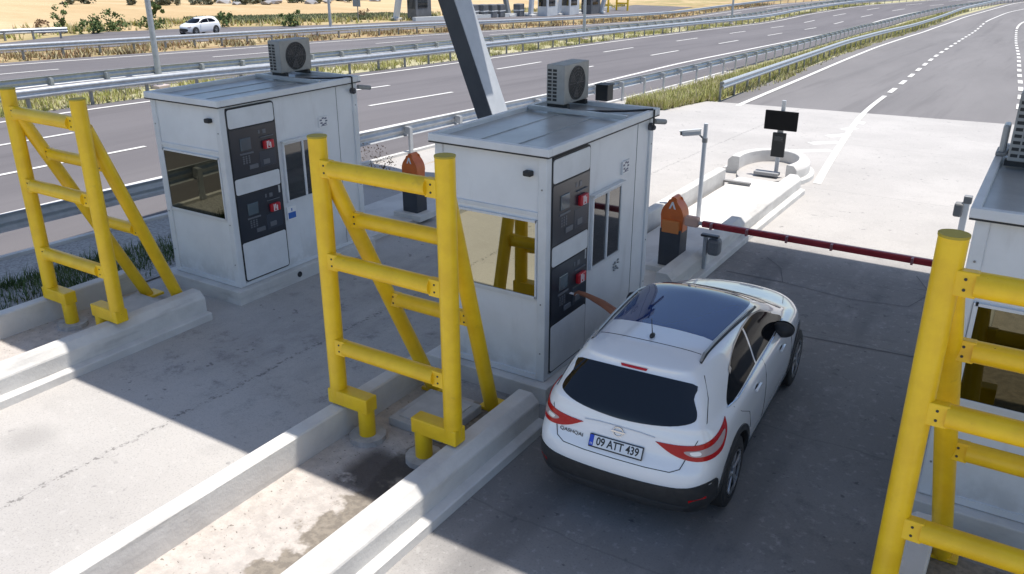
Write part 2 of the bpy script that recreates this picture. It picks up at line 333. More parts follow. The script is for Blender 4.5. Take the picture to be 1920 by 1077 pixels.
mark(D1, 0, 112, 222, .17)
y = 36.0
while y < 104: mark(D2, 0, y, y + 1.7, .2); y += 3.4
mark(D2, 0, 104, 222, .2)
tag(b.build('road_markings', PAINT), kind='structure')
# faint worn hatching on the plaza in front of the island nose and detector loop saw cuts
b = MB()
def poly_line(pts, wd, h=.011):
    for (x0, y0), (x1, y1) in zip(pts, pts[1:]):
        d = Vector((x1 - x0, y1 - y0)); n_ = Vector((-d.y, d.x)).normalized() * wd / 2; k = max(1, int(d.length / .6))
        for i in range(k):
            a = (x0 + d.x * i / k, y0 + d.y * i / k); e = (x0 + d.x * (i + 1) / k, y0 + d.y * (i + 1) / k)
            b.quad([(a[0] + n_.x, a[1] + n_.y, gz(a[1]) + h), (a[0] - n_.x, a[1] - n_.y, gz(a[1]) + h), (e[0] - n_.x, e[1] - n_.y, gz(e[1]) + h), (e[0] + n_.x, e[1] + n_.y, gz(e[1]) + h)])
poly_line([(-3.55, 13.5), (-3.2, 13.1), (-3.0, 12.5), (-2.0, 12.35), (-1.2, 12.5), (-1.0, 13.2), (-1.3, 13.9)], .011)
poly_line([(-3.9, 12.5), (-3.0, 12.5)], .016); poly_line([(-1.25, 13.3), (-.6, 13.4), (-.2, 13.5)], .011); poly_line([(-3.7, 10.9), (-2.2, 10.7), (-.6, 10.85)], .016)
tag(b.build('saw_cuts', mat('joint_sealant', (.085, .085, .09), rough=.8)), kind='structure')
b = MB(); WORN = mat('worn_paint', (.66, .645, .61), (.58, .56, .53), 3, rough=.85)
for i in range(5): poly_line([(-5.6 + i * .12, 22.4 + i * 1.5), (-4.75 - i * .1, 23.2 + i * 1.45)], .3, .010)
mark(D1, -.05, 12.5, 18.9, .17, .013) if False else None
tag(b.build('worn_hatching', WORN), kind='structure')
# ---------------------------------------------------------------- islands
CSEC = [(0, 0), (0, .385), (.015, .40), (.165, .40), (.18, .393), (.255, .318), (.262, .30), (.262, .12), (.35, .11), (.365, .098), (.37, -.1)]   # right-hand curb section, u from the inside out
def curb(x, y0, y1, side, label, zmul=1.0):
    ps = [(x, y, gz(y)) for y in np.linspace(y0, y1, max(3, int((y1 - y0) / .5)))]
    sec = [(u * side, v * zmul if v > 0 else v) for u, v in CSEC]
    return tag(MB().sweep(ps, sec).build('concrete_curb', CURB), label, 'curb', 'concrete curbs edging the toll islands')
def island(ox, n):
    """ox: x of the inner face of the right curb"""
    b = MB().box(ox - 1.30, ox, -4, 6.84, -.05, .08); tag(b.build('island_bed', ISL), kind='structure')
    b = MB(); A = None
    for y in np.arange(10.25, 18.6, .5):
        z = gz(y) + .10; v = [b.b.verts.new((ox - 1.35, y, z)), b.b.verts.new((ox + .02, y, z)), b.b.verts.new((ox + .02, y, z - .3)), b.b.verts.new((ox - 1.35, y, z - .3))]
        if A: [b.b.faces.new((A[i], v[i], v[(i + 1) % 4], A[(i + 1) % 4])) for i in range(4)]
        else: b.b.faces.new(v)
        A = v
    b.b.faces.new(A[::-1]); tag(b.build('island_walkway', CURB), kind='structure')
island(-4.28, 2); island(-9.66, 1); island(1.18, 3)
curb(-4.28, -4, 6.85, 1, 'dirty concrete curb right beside the white car')
curb(-5.58, -4, 6.85, -1, 'long pale curb between the open lane and the middle crash frame')
curb(-9.66, -4, 6.85, 1, 'concrete curb at the foot of the left yellow frame, bordering the empty lane')
curb(-10.96, -4, 6.85, -1, 'curb behind the left yellow frame, beside the grassy bed')
curb(-.12, -4, 6.85, -1, 'curb edge under the nearest yellow frame at the right edge')
curb(-4.44, 10.9, 17.9, 1, 'curb beyond the barrier, half shaded, running to the round nose')
curb(-5.72, 11.6, 17.6, -1, 'curb left of the camera pole behind the middle booth')
# round nose of the middle island
cx, cy = -5.27, 19.25; ps = []
for a in np.linspace(math.radians(-30), math.radians(196), 22): ps.append((cx + .62 * math.cos(a), cy + 1.05 * math.sin(a), gz(cy + math.sin(a))))
tag(MB().sweep(ps[::-1], [(u * -1 if False else -u, v) for u, v in CSEC]).build('island_nose', CURB, smooth=True, ang=30), 'round horseshoe concrete nose curb around the sign pole', 'curb')
b = MB()
pts = [(cx + .64 * math.cos(a), cy + 1.07 * math.sin(a)) for a in np.linspace(0, 2 * math.pi, 28, endpoint=False)]
b.prism(pts, 'z', gz(cy) - .4, gz(cy) + .09); tag(b.build('nose_bed', CONC), kind='structure')
# planting bed and gravel left of booth 1
b = MB(); prev = None
for y in np.arange(-6, 12.1, .5):
    a = b.b.verts.new((interp(NR, y, .04), y, .03)); c_ = b.b.verts.new((-11.3, y, .03))
    if prev: b.b.faces.new((prev[0], a, c_, prev[1]))
    prev = (a, c_)
tag(b.build('gravel_bed', GRAVEL), kind='structure')
# ---------------------------------------------------------------- canopy above the plaza (out of view, it casts the shade)
can = empty('canopy', (0, 12, 0)); tag(can, 'big toll plaza canopy roof overhead that shades the booths', 'canopy')
CW = mat('canopy_white', (.55, .56, .57), rough=.6)
MB().box(-13.2, 16, 6.12 - 12, 15.37 - 12, 7.2, 7.8).build('roof_deck', CW, can)
MB().box(-13.2, -9.4, 15.37 - 12, 16.2 - 12, 7.2, 7.7).build('shade_extension', CW, can)  # unseen roof extension, added to shade the column's upper part
def column(x, y, label):
    e = empty('leaning_column', (x, y, 0)); tag(e, label, 'column')
    b = MB(); z0, z1 = -.1, 7.2; sl_ = -.405
    P = lambda z, sx, sy: (z * sl_ + sx * .215, sy * .31, z)
    v = [b.b.verts.new(P(z, sx, sy)) for z in (z0, z1) for sx, sy in ((-1, -1), (1, -1), (1, 1), (-1, 1))]
    for f in ((0, 1, 2, 3), (7, 6, 5, 4), (0, 4, 5, 1), (1, 5, 6, 2), (2, 6, 7, 3), (3, 7, 4, 0)): b.b.faces.new([v[i] for i in f])
    bmesh.ops.bevel(b.b, geom=b.b.edges[:], offset=.012, segments=2, affect='EDGES'); b.build('shaft', mat('column_paint', (.38, .40, .425), (.44, .46, .485), 2.5, rough=.45), e)
    b = MB(); f_ = [P(z0 + .3, -1, -1), P(z0 + .3, 1, -1), P(z1, 1, -1), P(z1, -1, -1)]; b.prism([(f_[0][0] + .01, f_[0][2]), (f_[1][0] - .01, f_[1][2]), (f_[2][0] - .01, f_[2][2]), (f_[3][0] + .01, f_[3][2])], 'y', -.318, -.30); b.build('dark_face', mat('column_dark', (.035, .042, .055), (.05, .058, .07), 2, rough=.5), e)  # thin dark plate laid over the column's front face
    MB().box(-.38, .38, -.45, .45, -.05, .16, .02).build('foot', CURB, e); return e
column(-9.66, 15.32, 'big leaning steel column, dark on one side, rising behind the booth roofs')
# ---------------------------------------------------------------- toll booths
W_, D_, Z0, Z1 = 1.45, 2.72, .22, 2.92
def rrect(y0, y1, z0, z1, r, n=5):
    pts = []
    for cx_, cz_, a0 in ((y1 - r, z1 - r, 0), (y0 + r, z1 - r, 90), (y0 + r, z0 + r, 180), (y1 - r, z0 + r, 270)):
        for k in range(n + 1): a = math.radians(a0 + 90 * k / n); pts.append((cx_ + r * math.cos(a), cz_ + r * math.sin(a)))
    return pts
def booth(x, y, label, blue=False, smudge=False):
    t = empty('toll_booth', (x, y, 0)); tag(t, label, 'toll booth', 'toll booths on the islands')
    MB().box(-W_ - .16, .1, -.12, D_ + .1, -.05, .21, .012).build('plinth', CURB, t)
    b = MB(); b.box(-W_ + .02, -.02, .02, D_ - .02, Z0 - .02, Z1 - .10)
    wl = b.build('wall', WHITEP, t)
    b = MB()
    for cx_ in (-W_, -.11):
        for cy_ in (0, D_ - .11): b.box(cx_, cx_ + .11, cy_, cy_ + .11, Z0, Z1 - .09, .012)
    b.build('corner_post', TRIM, t)
    b = MB(); b.box(-W_ + .11, -.11, .004, .03, Z0, Z0 + .07); b.box(-.03, -.006, .11, D_ - .11, Z0, Z0 + .05); b.box(-W_ + .11, -.11, .002, .03, 2.17, 2.215, .004); b.box(-W_ + .11, -.11, .002, .03, 1.19, 1.225, .004); b.build('panel_strip', TRIM, t)
    # roof: rim, recessed sheet, ridge
    rf = MB().box(-W_ - .03, .03, -.03, D_ + .03, Z1 - .085, Z1 - .055).build('roof', ROOFP, t)
    b = MB(); e = .05
    b.box(-W_ - e, e, -e, -e + .07, Z1 - .085, Z1, .008); b.box(-W_ - e, e, D_ + e - .07, D_ + e, Z1 - .085, Z1, .008)
    b.box(-.02, e, -e + .07, D_ + e - .07, Z1 - .085, Z1 - .001, .008); b.box(-W_ - e, -W_ + .02, -e + .07, D_ + e - .07, Z1 - .085, Z1 - .001, .008); b.build('rim', TRIM, rf)
    b = MB(); b.box(-W_ - e + .004, e - .004, -e + .002, D_ + e, Z1 - .10, Z1 - .086); b.build('drip_gap', DARKL, rf)
    b = MB(); b.box(-W_ + .03, -.03, 1.93, 1.99, Z1 - .035, Z1 + .02, .005); 
    b.box(-.98, -.955, .03, 1.92, Z1 - .055, Z1 - .045); b.box(-.50, -.475, .03, 1.92, Z1 - .055, Z1 - .045); b.build('seam', ROOFP, rf)
    # front window
    fw = MB().box(-1.30, -.13, -.004, .03, 1.25, 2.10).build('front_window', MIRR if smudge else MIRR2, t)
    b = MB(); b.box(-1.32, -.115, -.012, .02, 2.10, 2.125); b.box(-1.32, -.115, -.012, .02, 1.226, 1.25); b.box(-1.335, -1.30, -.012, .02, 1.226, 2.125); b.box(-.13, -.112, -.012, .02, 1.226, 2.125); b.build('frame', TRIM, fw)
    # little lamp or vent on the front
    MB().box(-.27, -.17, -.05, .03, 2.60, 2.66, .015).build('vent', BLK, t)
    # payment door
    d = MB().prism(rrect(.10, .96, .28, 2.79, .05), 'x', -.025, .006).build('payment_door', DARKL, t)
    b = MB()
    b.prism(rrect(.122, .938, 2.51, 2.768, .035), 'x', .0, .014); b.prism(rrect(.122, .938, 1.575, 1.80, .03), 'x', .0, .014); b.prism(rrect(.122, .938, .30, .865, .03), 'x', 0, .014)
    b.build('door_panel', TRIM, d)
    for z0 in (1.82, .885):
        p = MB().prism(rrect(.118, .942, z0, z0 + .67, .02), 'x', 0, .012).build('payment_panel', PANEL, d)
        MB().box(.008, .024, .28, .47, z0 + .36, z0 + .53, .006).build('screen', SCRN, p)
        MB().box(.008, .06, .68, .86, z0 + .32, z0 + .44, .014).build('card_reader', RED, p)
        b = MB(); b.box(.058, .063, .72, .735, z0 + .34, z0 + .43); b.box(.058, .063, .75, .765, z0 + .36, z0 + .43); b.box(.058, .063, .78, .795, z0 + .34, z0 + .41); b.box(.058, .063, .72, .80, z0 + .33, z0 + .336); b.build('mark', WHT, p)
        b = MB(); b.box(.008, .02, .26, .50, z0 + .30, z0 + .325, .004); b.box(.008, .03, .64, .88, z0 + .49, z0 + .50); b.build('slot', KEY, p)
        b = MB(); b.box(.008, .022, .40, .56, z0 + .08, z0 + .14, .004); b.box(.008, .022, .66, .78, z0 + .10, z0 + .17, .004)
        for i in range(3):
            for j in range(4): b.box(.008, .016, .30 + .05 * i, .33 + .05 * i, z0 + .17 + .03 * j, z0 + .19 + .03 * j)
        b.build('keypad', KEY, p)
        MB().box(.006, .016, .60, .90, z0 + .07, z0 + .29, .004).build('dark_plate', mat('panel_plate', (.035, .045, .065), rough=.3), p)
        b = MB(); b.box(.008, .016, .62, .65, z0 + .55, z0 + .6); b.box(.008, .016, .7, .76, z0 + .54, z0 + .6); b.build('sticker', KEY, p)
    # side window with a mullion
    sw = MB().box(-.03, .004, 1.08, 1.80, 1.28, 2.12).build('side_window', GLASSD, t)
    b = MB(); b.box(-.02, .018, 1.05, 1.08, 1.25, 2.15, .004); b.box(-.02, .018, 1.80, 1.83, 1.25, 2.15, .004); b.box(-.02, .018, 1.08, 1.80, 2.12, 2.15); b.box(-.02, .018, 1.08, 1.80, 1.25, 1.28); b.box(-.02, .022, 1.425, 1.46, 1.28, 2.12, .004)
    b.box(-.02, .05, 1.03, 1.86, 2.155, 2.18, .004); b.build('frame', TRIM, sw)
    # emblem sticker
    b = MB()
    for k in range(7):
        a = k * .9; yy = 1.93 + .055 * math.cos(a) * (1 + .2 * (k % 2)); zz = 2.33 + .05 * math.sin(a); b.box(-.015, .004, yy - .022, yy + .024, zz - .010, zz + .012)
    b.box(-.015, .0035, 1.86, 2.0, 2.262, 2.27); b.build('emblem_mark', mat('emblem_blue', (.12, .13, .2), rough=.4), t)
    MB().box(-.018, .002, 1.84, 2.03, 2.24, 2.40).build('emblem', WHT, t)
    if blue:
        p = MB().box(-.018, .003, 1.02, 1.20, .98, 1.18).build('sticker', WHT, t); MB().box(-.01, .005, 1.035, 1.185, .995, 1.09).build('print', BLU, p)
        MB().box(-.01, .005, 1.10, 1.12, 1.11, 1.15).build('print', BLU, p)
    if smudge:
        b = MB(); rnd = random.Random(4)
        for k in range(16): yy = 1.78 + rnd.uniform(-.07, .07); zz = 1.08 + rnd.uniform(-.08, .08); b.box(-.018, .002, yy, yy + rnd.uniform(.01, .03), zz, zz + rnd.uniform(.005, .02))
        b.build('scratch_mark', mat('scratch', (.35, .37, .38), rough=.6), t)
    b = MB(); b.box(-.021, -.0165, 1.98 + .28, 1.984 + .28, Z0 + .05, Z1 - .12); b.build('panel_seam', DARKL, t)
    b = MB(); b.tube((-.75, 2.15, Z1 - .03), (-.30, 2.45, Z1 - .03), .014, seg=8); b.tube((-.30, 2.45, Z1 - .03), (.045, 2.56, Z1 + .008), .014, seg=8); b.tube((.06, 2.56, Z1 + .01), (.06, 2.56, Z1 - .22), .012, seg=8); b.build('cable', BLK, t)
    rv = 0
    for z_ in (Z0 + .35, Z0 + .95, Z1 - .45):
        for xx, yy in ((-W_ + .055, -.004), (-.055, -.004)): b = MB(); b.tube((xx, yy, z_), (xx, yy - .004, z_), .010, seg=8); b.build('rivet', GALVD, t)
        b = MB(); b.tube((-.002, D_ - .055, z_), (.004, D_ - .055, z_), .010, seg=8); b.build('rivet', GALVD, t)
    MB().box(.0, .016, .885, .915, 1.45, 1.56, .004).build('door_lock', GALV, t)
    # dome camera, bullet camera, cable, drain holes
    b = MB(); b.tube((-.03, 2.62, 2.70), (.03, 2.62, 2.70), .05); b.ball((.035, 2.62, 2.69), .036); b.build('dome_camera', mat('dome', (.08, .08, .09), rough=.2), t)
    bc = MB().tube((-.02, D_ + .05, 2.74), (.03, D_ + .28, 2.70), .035, seg=14).build('bullet_camera', ACW, t)
    b = MB(); b.tube((.012, 1.2, 2.86), (.04, 1.2, 2.86), .014, seg=10); b.build('screw_eye', BLK, t)
    b = MB()
    for yy in (1.05, 1.55): b.tube((.085, yy, .12), (.108, yy, .12), .045, seg=14)
    b.build('drain_hole', DARKL, t)
    return t
booth(-9.43, 7.50, 'left white toll booth with a dark mirrored window and a blue sticker beside its door', blue=True)
booth(-4.28, 7.40, 'middle white toll booth the driver of the white car is paying at', smudge=True)
booth(1.10, 7.43, 'right toll booth cut by the picture edge, behind the nearest yellow frame')
# ---------------------------------------------------------------- air conditioners (long side with the fan faces +X)
def aircon(x, y, z, label, rot=0, h=.52, extra=False):
    t = empty('air_conditioner', (x, y, z), rot); tag(t, label, 'air conditioner', 'air conditioning units on the booth roofs')
    MB().box(-.13, .13, 0, .66, .03, h, .012).build('casing', ACW, t)
    b = MB()
    for i in range(9):
        z0 = .07 + i * (h - .11) / 9
        b.box(-.11, .02, -.004, .012, z0, z0 + .030); 
    b.build('louvre', DARKL, t)
    b = MB()
    for i in range(9): z0 = .07 + i * (h - .11) / 9; b.box(-.05, -.035, -.007, .01, z0, z0 + .03)
    b.build('louvre_rib', ACW, t)
    b = MB(); b.prism([(.33 + .215 * math.cos(a), h / 2 + .01 + .215 * math.sin(a)) for a in np.linspace(0, 2 * math.pi, 40, endpoint=False)], 'x', .125, .134); f = b.build('fan_opening', DARKL, t)
    b = MB()
    for r_ in (.06, .10, .14, .18, .212):
        n_ = 32; pth = [(.33 + r_ * math.cos(2 * math.pi * k / n_), h / 2 + .01 + r_ * math.sin(2 * math.pi * k / n_)) for k in range(n_)]
        for k in range(n_): b.tube((.140, *pth[k]), (.140, *pth[(k + 1) % n_]), .003, seg=5, caps=False)
    for a in range(0, 180, 30): ca, sa = math.cos(math.radians(a)), math.sin(math.radians(a)); b.tube((.140, .33 - .21 * ca, h / 2 + .01 - .21 * sa), (.140, .33 + .21 * ca, h / 2 + .01 + .21 * sa), .003, seg=5)
    b.build('fan_grille', mat('grille_grey', (.10, .10, .105), rough=.5), t)
    b = MB()
    for k in range(3):
        a = k * 2.094; b.quad([(.1345, .33, h / 2 + .01), (.1345, .33 + .18 * math.cos(a), h / 2 + .18 * math.sin(a)), (.1345, .33 + .18 * math.cos(a + .8), h / 2 + .18 * math.sin(a + .8))])
    b.build('fan_blade', mat('fan_dark', (.05, .05, .055), rough=.5), t)
    b = MB(); b.box(-.15, .15, .06, .12, -.03, .03); b.box(-.15, .15, .54, .60, -.03, .03); b.build('foot', BLK, t)
    return t
aircon(-10.52, 9.57, 2.93, 'air conditioner with a round fan on the left booth roof')
aircon(-5.37, 9.46, 2.93, 'air conditioner on the middle booth roof beside a small black box')
aircon(-.15, 9.10, 2.93, 'air conditioner at the right picture edge on the right booth', h=.66)
e = empty('wall_bracket', (-.35, 9.50, 2.92)); tag(e, 'grey upright bracket left of the air conditioner on the right roof', 'bracket'); MB().box(-.03, .03, 0, .22, 0, .30, .02).build('plate', ROOFP, e); MB().box(-.05, .05, -.03, .25, .0, .04, .01).build('foot', GALVD, e)
b = MB().box(-.09, .09, -.09, .09, 0, .2, .01).box(-.1, .1, -.1, .1, .2, .215); o = b.build('junction_box', BLK); o.location = (-5.12, 10.35, 2.91); tag(o, 'small black box behind the air conditioner on the middle roof', 'box')
# ---------------------------------------------------------------- yellow crash frames
def frame(x, label):
    t = empty('crash_frame', (x, 5.6, 0)); tag(t, label, 'crash frame', 'yellow tubular crash frames before the booths')
    r = .089; top = 3.2
    def post(s):
        X = 0 if s < 0 else 1.47; Xi = .36 if s < 0 else 1.10
        b = MB(); b.tube((X, 0, .50), (X, 0, top), r, seg=28); b.build('post', YEL, t, True)
        b = MB(); b.tube((X, 0, top - .004), (X, 0, top + .012), r + .004, seg=28); b.build('post_cap', mat('cap_olive', (.42, .32, .03), rough=.6), t, True)
        b = MB(); b.bar((X - .085 * (1 if s < 0 else -1), 0, .50), (Xi + .085 * (1 if s < 0 else -1), 0, .50), .165, .165, .012); b.build('offset_beam', YEL, t)
        b = MB(); b.tube((Xi, 0, .0), (Xi, 0, .45), r * .97, seg=28); b.build('foot_post', YEL, t, True)
        b = MB(); b.prism([(Xi + .19 * math.cos(a), .19 * math.sin(a)) for a in np.linspace(0, 2 * math.pi, 14, endpoint=False)], 'z', .05, .14); b.build('footing', mat('footing_concrete', (.36, .34, .32), (.5, .48, .45), 9, rough=.9, bump=.4), t)
        Xb = .31 if s < 0 else 1.11
        b = MB(); b.tube((X + (.04 if s < 0 else -.04), .06, 2.86), (Xb, 1.20, .10), .080, seg=24); b.build('brace', YEL, t, True)
        b = MB(); b.box(Xb - .13, Xb + .13, 1.12, 1.38, .08, .12, .01); b.build('foot_plate', YEL, t)
    post(-1); post(1)
    def rung(y, z, x0, x1, rr=.082):
        b = MB(); b.tube((x0 + .14, y, z), (x1 - .14, y, z), rr, seg=22); 
        o = b.build('rung', YEL, t, True)
        b = MB()
        for s, xx in ((1, x0 + .085), (-1, x1 - .085)): b.box(xx - .07, xx + .07, y - rr * .55, y + rr * .4, z - rr * 1.02, z + rr * 1.02, .008)
        b.build('bracket', YEL, o)
        b = MB()
        for xx in (x0 + .085, x1 - .085):
            for zz in (z - .035, z + .035): b.tube((xx, y - rr * .55 - .004, zz), (xx, y - rr * .5, zz), .010, seg=8)
        b.build('bolt', BLK, o)
    for z in (2.92, 2.0, 1.08): rung(-.02, z, .03, 1.44)
    for z, f_ in ((2.36, .18), (1.40, .53)):
        yb = .06 + (2.86 - z) / 2.76 * 1.14; xa = .04 + (2.86 - z) / 2.76 * .27; xb = 1.43 - (2.86 - z) / 2.76 * .32; rung(yb, z, xa, xb, .076)
    return t
frame(-10.94, 'leftmost yellow crash frame, before the left booth')
frame(-5.70, 'middle yellow crash frame, directly left of the white car')
frame(-.36, 'nearest yellow crash frame, cut off at the right edge')
for x, lb in ((-5.35, 'concrete cover slab on the ground between the middle frame legs'), (-10.68, 'concrete cover slab among the left frame legs')):
    e = empty('cover_slab', (x, 5.92, .08)); tag(e, lb, 'cover slab', 'concrete cover slabs between frame legs')
    MB().box(0.02, .72, 0, .74, 0, .10, .012).build('slab', mat('slab_concrete', (.40, .40, .40), (.5, .5, .49), 4, rough=.85, bump=.2), e)
    b = MB(); b.box(.10, .64, .08, .66, .1, .112, .004); b.build('lid', mat('slab_lid', (.46, .46, .45), (.55, .54, .53), 6, rough=.85), e)
# ---------------------------------------------------------------- barriers
def barrier(x, y, label, arm=False):
    t = empty('barrier', (x, y, .13)); tag(t, label, 'barrier', 'barrier cabinets behind the booths')
    MB().box(-.32, .32, -.26, .22, -.06, .06, .01).build('base_slab', CURB, t)
    MB().box(-.17, .17, -.15, .15, .06, .66, .01).build('cabinet', CAB, t)
    pts = [(-.175, .0), (.175, .0), (.18, .24)]
    for k in range(1, 8): a = k / 8; pts.append((.18 * (1 - a ** 2.2), .24 + .28 * a))
    pts += [(.03, .535), (0, .545), (-.03, .535)]
    for k in range(7, 0, -1): a = k / 8; pts.append((-.18 * (1 - a ** 2.2), .24 + .28 * a))
    pts.append((-.18, .24))
    b = MB(); b.prism([(px, pz + .62) for px, pz in pts], 'y', -.12, .12); bmesh.ops.bevel(b.b, geom=[e for e in b.b.edges if abs(e.verts[0].co.y - e.verts[1].co.y) < .01], offset=.02, segments=2, affect='EDGES')
    hd = b.build('housing', ORG, t)
    MB().box(-.14, .14, -.16, -.11, .60, .80, .015).build('hub_cover', mat('hub_orange', (.60, .2, .05), rough=.4), t)
    b = MB(); z = 1.03
    b.prism([(-.055, z - .05), (-.03, z - .05), (0, z + .02), (.03, z - .05), (.055, z - .05), (.012, z + .06), (-.012, z + .06)], 'y', -.128, -.115); b.build('arrow_mark', WHT, hd)
    if arm:
        MB().box(.20, .42, -.12, .0, .74, .90, .03).build('arm_clamp', mat('clamp', (.6, .38, .3), rough=.5), t)
        a = MB().prism([(-.045, .77), (-.045, .835), (-.03, .855), (.02, .855), (.035, .835), (.035, .77)], 'x', .48, 3.86).build('arm', ARMR, t); a.location = (0, -.06, 0)
        MB().tube((.40, -.06, .81), (.5, -.06, .81), .03).build('arm_joint', GALV, t)
        b = MB()
        for xx in (.62, 1.16, 1.74, 2.36, 3.40): b.box(xx, xx + .03, -.107, -.023, .768, .857)
        b.build('arm_band', ARMW, a); 
        for ch in [k for k in bpy.data.objects if k.parent == a]: ch.location = (0, 0.0, 0)
        MB().box(3.86, 3.92, -.125, -.015, .75, .875, .01).build('arm_tip', BLK, a)
    return t
BA = barrier(-4.60, 11.90, 'barrier with a lowered dark red arm across the car lane', True)
barrier(-9.80, 12.0, 'orange topped barrier cabinet seen between the left and middle booths')
e = empty('loop_detector', (-4.16, 12.15, .14)); tag(e, 'small dark hooded sensor box on a pale post beside the barrier', 'sensor')
MB().box(-.03, .03, -.03, .03, -.05, .52, .005).build('post', mat('post_pale', (.4, .42, .43), rough=.5), e); b = MB(); b.box(.04, .24, -.08, .12, .22, .50, .06); b.build('housing', mat('sensor_grey', (.14, .15, .16), (.2, .21, .22), 5, rough=.6), e); MB().box(-.06, .22, -.09, .0, .52, .56, .01).build('hood', CAB, e)
# camera pole
t = empty('camera_pole', (-5.20, 14.65, gz(14.65) + .12)); tag(t, 'thin grey pole carrying a bullet camera beyond the barrier', 'camera pole')
MB().tube((0, 0, -.1), (0, 0, 1.76), .042, .038).build('pole', mat('pole_pale_grey', (.62, .63, .64), rough=.4), t, True)
k = MB(); k.bar((-.40, -.12, 1.56), (-.08, 0.0, 1.60), .11, .11, .03); kc = k.build('camera', mat('camera_body', (.55, .56, .56), rough=.4), t); MB().tube((-.425, -.13, 1.557), (-.40, -.12, 1.56), .036, seg=16).build('lens', BLK, kc)
k = MB(); k.bar((-.44, -.137, 1.60), (-.08, .008, 1.65), .10, .012); k.build('sun_shield', mat('camera_shield', (.6, .61, .61), rough=.4), t)
k = MB(); k.tube((-.14, -.01, 1.58), (0, 0, 1.46), .018, seg=10); k.tube((0, 0, 1.42), (0, 0, 1.50), .05); k.build('bracket', GALVD, t)
t = empty('signal_pole', (-.87, 14.8, -.70)); tag(t, 'white pole with a grey hooded lamp seen just above the nearest yellow post', 'signal')
MB().box(-.05, .05, -.05, .05, -.1, 1.82, .01).build('pole', mat('pole_white', (.8, .8, .79), rough=.4), t); MB().box(-.16, -.03, -.12, .06, 1.52, 1.74, .03).build('hood', mat('hood_grey', (.2, .2, .2), rough=.6), t); MB().box(-.05, .07, -.06, .06, 1.74, 1.86, .01).build('cap', GALVD, t)
# sign in the nose
t = empty('lane_display', (-5.03, 19.05, gz(19.05) + .12)); tag(t, 'black display panel over a narrow dark box on a pole in the round nose', 'display')
MB().tube((0, 0, -.05), (0, 0, 1.62), .045).build('pole', mat('pole_pale', (.5, .51, .52), rough=.4), t, True)
k = MB(); k.box(-.36, .36, -.10, -.04, .98, 1.40, .01); k.build('display_panel', mat('matt_black', (.006, .006, .007), rough=.75, spec=.2), t)
k = MB(); k.box(-.145, .145, -.10, -.03, .38, .92, .01); kk = k.build('lower_box', mat('signal_black', (.008, .009, .010), rough=.6), t); MB().box(-.10, .10, -.108, -.09, .74, .86, .01).build('lamp_window', mat('unlit_lamp', (.025, .03, .035), rough=.2), kk)
k = MB(); k.box(-.06, .06, -.06, .0, .9, 1.0); k.build('bracket', GALVD, t)
# dark strip standing in for shade on the far island, low duct cover
for x, y, wx, wy, lb in ((-5.45, 17.55, .62, .10, 'thin dark strip painted as shade on the far island top'),):
    o = MB().box(-wx / 2, wx / 2, -wy / 2, wy / 2, -.02, .02).build('shade_strip', mat('shade_strip_grey', (.24, .235, .23), rough=.8)); o.location = (x, y, gz(y) + .145); tag(o, lb, 'shade strip')
o = MB().box(-.42, .12, -.12, .10, 0, .07, .01).build('cable_duct', mat('duct', (.30, .30, .30), rough=.7)); o.location = (-5.0, 18.75, gz(18.7) + .12); tag(o, 'low grey duct cover lying at the foot of the display pole', 'duct cover')
# ---------------------------------------------------------------- guard rails
WSEC = [(0, -.155), (.04, -.13), (.075, -.09), (.075, -.06), (.03, -.02), (.02, 0), (.03, .02), (.075, .06), (.075, .09), (.04, .13), (0, .155)]
def guardrail(P, off, y0, y1, side, label, sp=2.0, h=.59, double=False, post_m=GALVD):
    """side +1: the beam is on +X of the posts"""
    ym = (y0 + y1) / 2; o0 = Vector((interp(P, y0, off), y0, gz(y0))); t = empty('guardrail', o0); tag(t, label, 'guardrail', 'steel W-beam guardrails along the carriageways')
    for s in ((side, -side) if double else (side,)):
        path = [(interp(P, y, off) + s * .14 - o0.x, y - o0.y, gz(y) + h - o0.z) for y in np.arange(y0, y1, 1.0)]
        b = MB(); sec = [(u * s, v) for u, v in WSEC]; b.sweep(path, sec + [(u * s - .02 * s, v * .97) for u, v in WSEC[::-1]]); b.build('rail_beam', GALV, t, True, 60)
    y = y0 + .3; n_ = 0; proto = None
    far = MB(); nf = 0
    while y < y1 - .2:
        x = interp(P, y, off)
        def geo(b, ox, oy, oz): b.box(ox - .03, ox + .03, oy - .055, oy + .055, oz - .1, oz + h + .08); b.box(min(ox, ox + side * .14), max(ox, ox + side * .14), oy - .05, oy + .05, oz + h - .1, oz + h + .09)
        if n_ < 80:
            if proto is None: b = MB(); geo(b, 0, 0, 0); proto = b.build('post', post_m, t); p = proto
            else: p = proto.copy(); C.objects.link(p); p.parent = t
            p.location = (x - o0.x, y - o0.y, gz(y) - o0.z)
        else: geo(far, x - o0.x, y - o0.y, gz(y) - o0.z); nf += 1
        n_ += 1; y += sp
    if nf: tag(far.build('far_posts', post_m, t), kind='stuff')
    else: far.b.free()
    return t
guardrail(NR, 0, -18, 214, -1, 'long guardrail nearest the booths, its posts turned to the plaza', 2.0, post_m=GALV)
guardrail(R3, 0, 30.6, 214, 1, 'guardrail along the left edge of the exit road beside the green verge', 2.0)
guardrail(FE, -.95, -22, 214, 1, 'near guardrail of the median, lamp posts right behind it', 2.0)
guardrail(FE, -3.1, -22, 214, -1, 'back guardrail of the median with its posts in front', 2.0, post_m=GALV)
guardrail(FR, 0, -22, 214, 1, 'far guardrail between the far carriageway and the slip road', 2.0)
SP = [(-55.6, 10), (-55.6, 29), (-53.0, 31.5)]
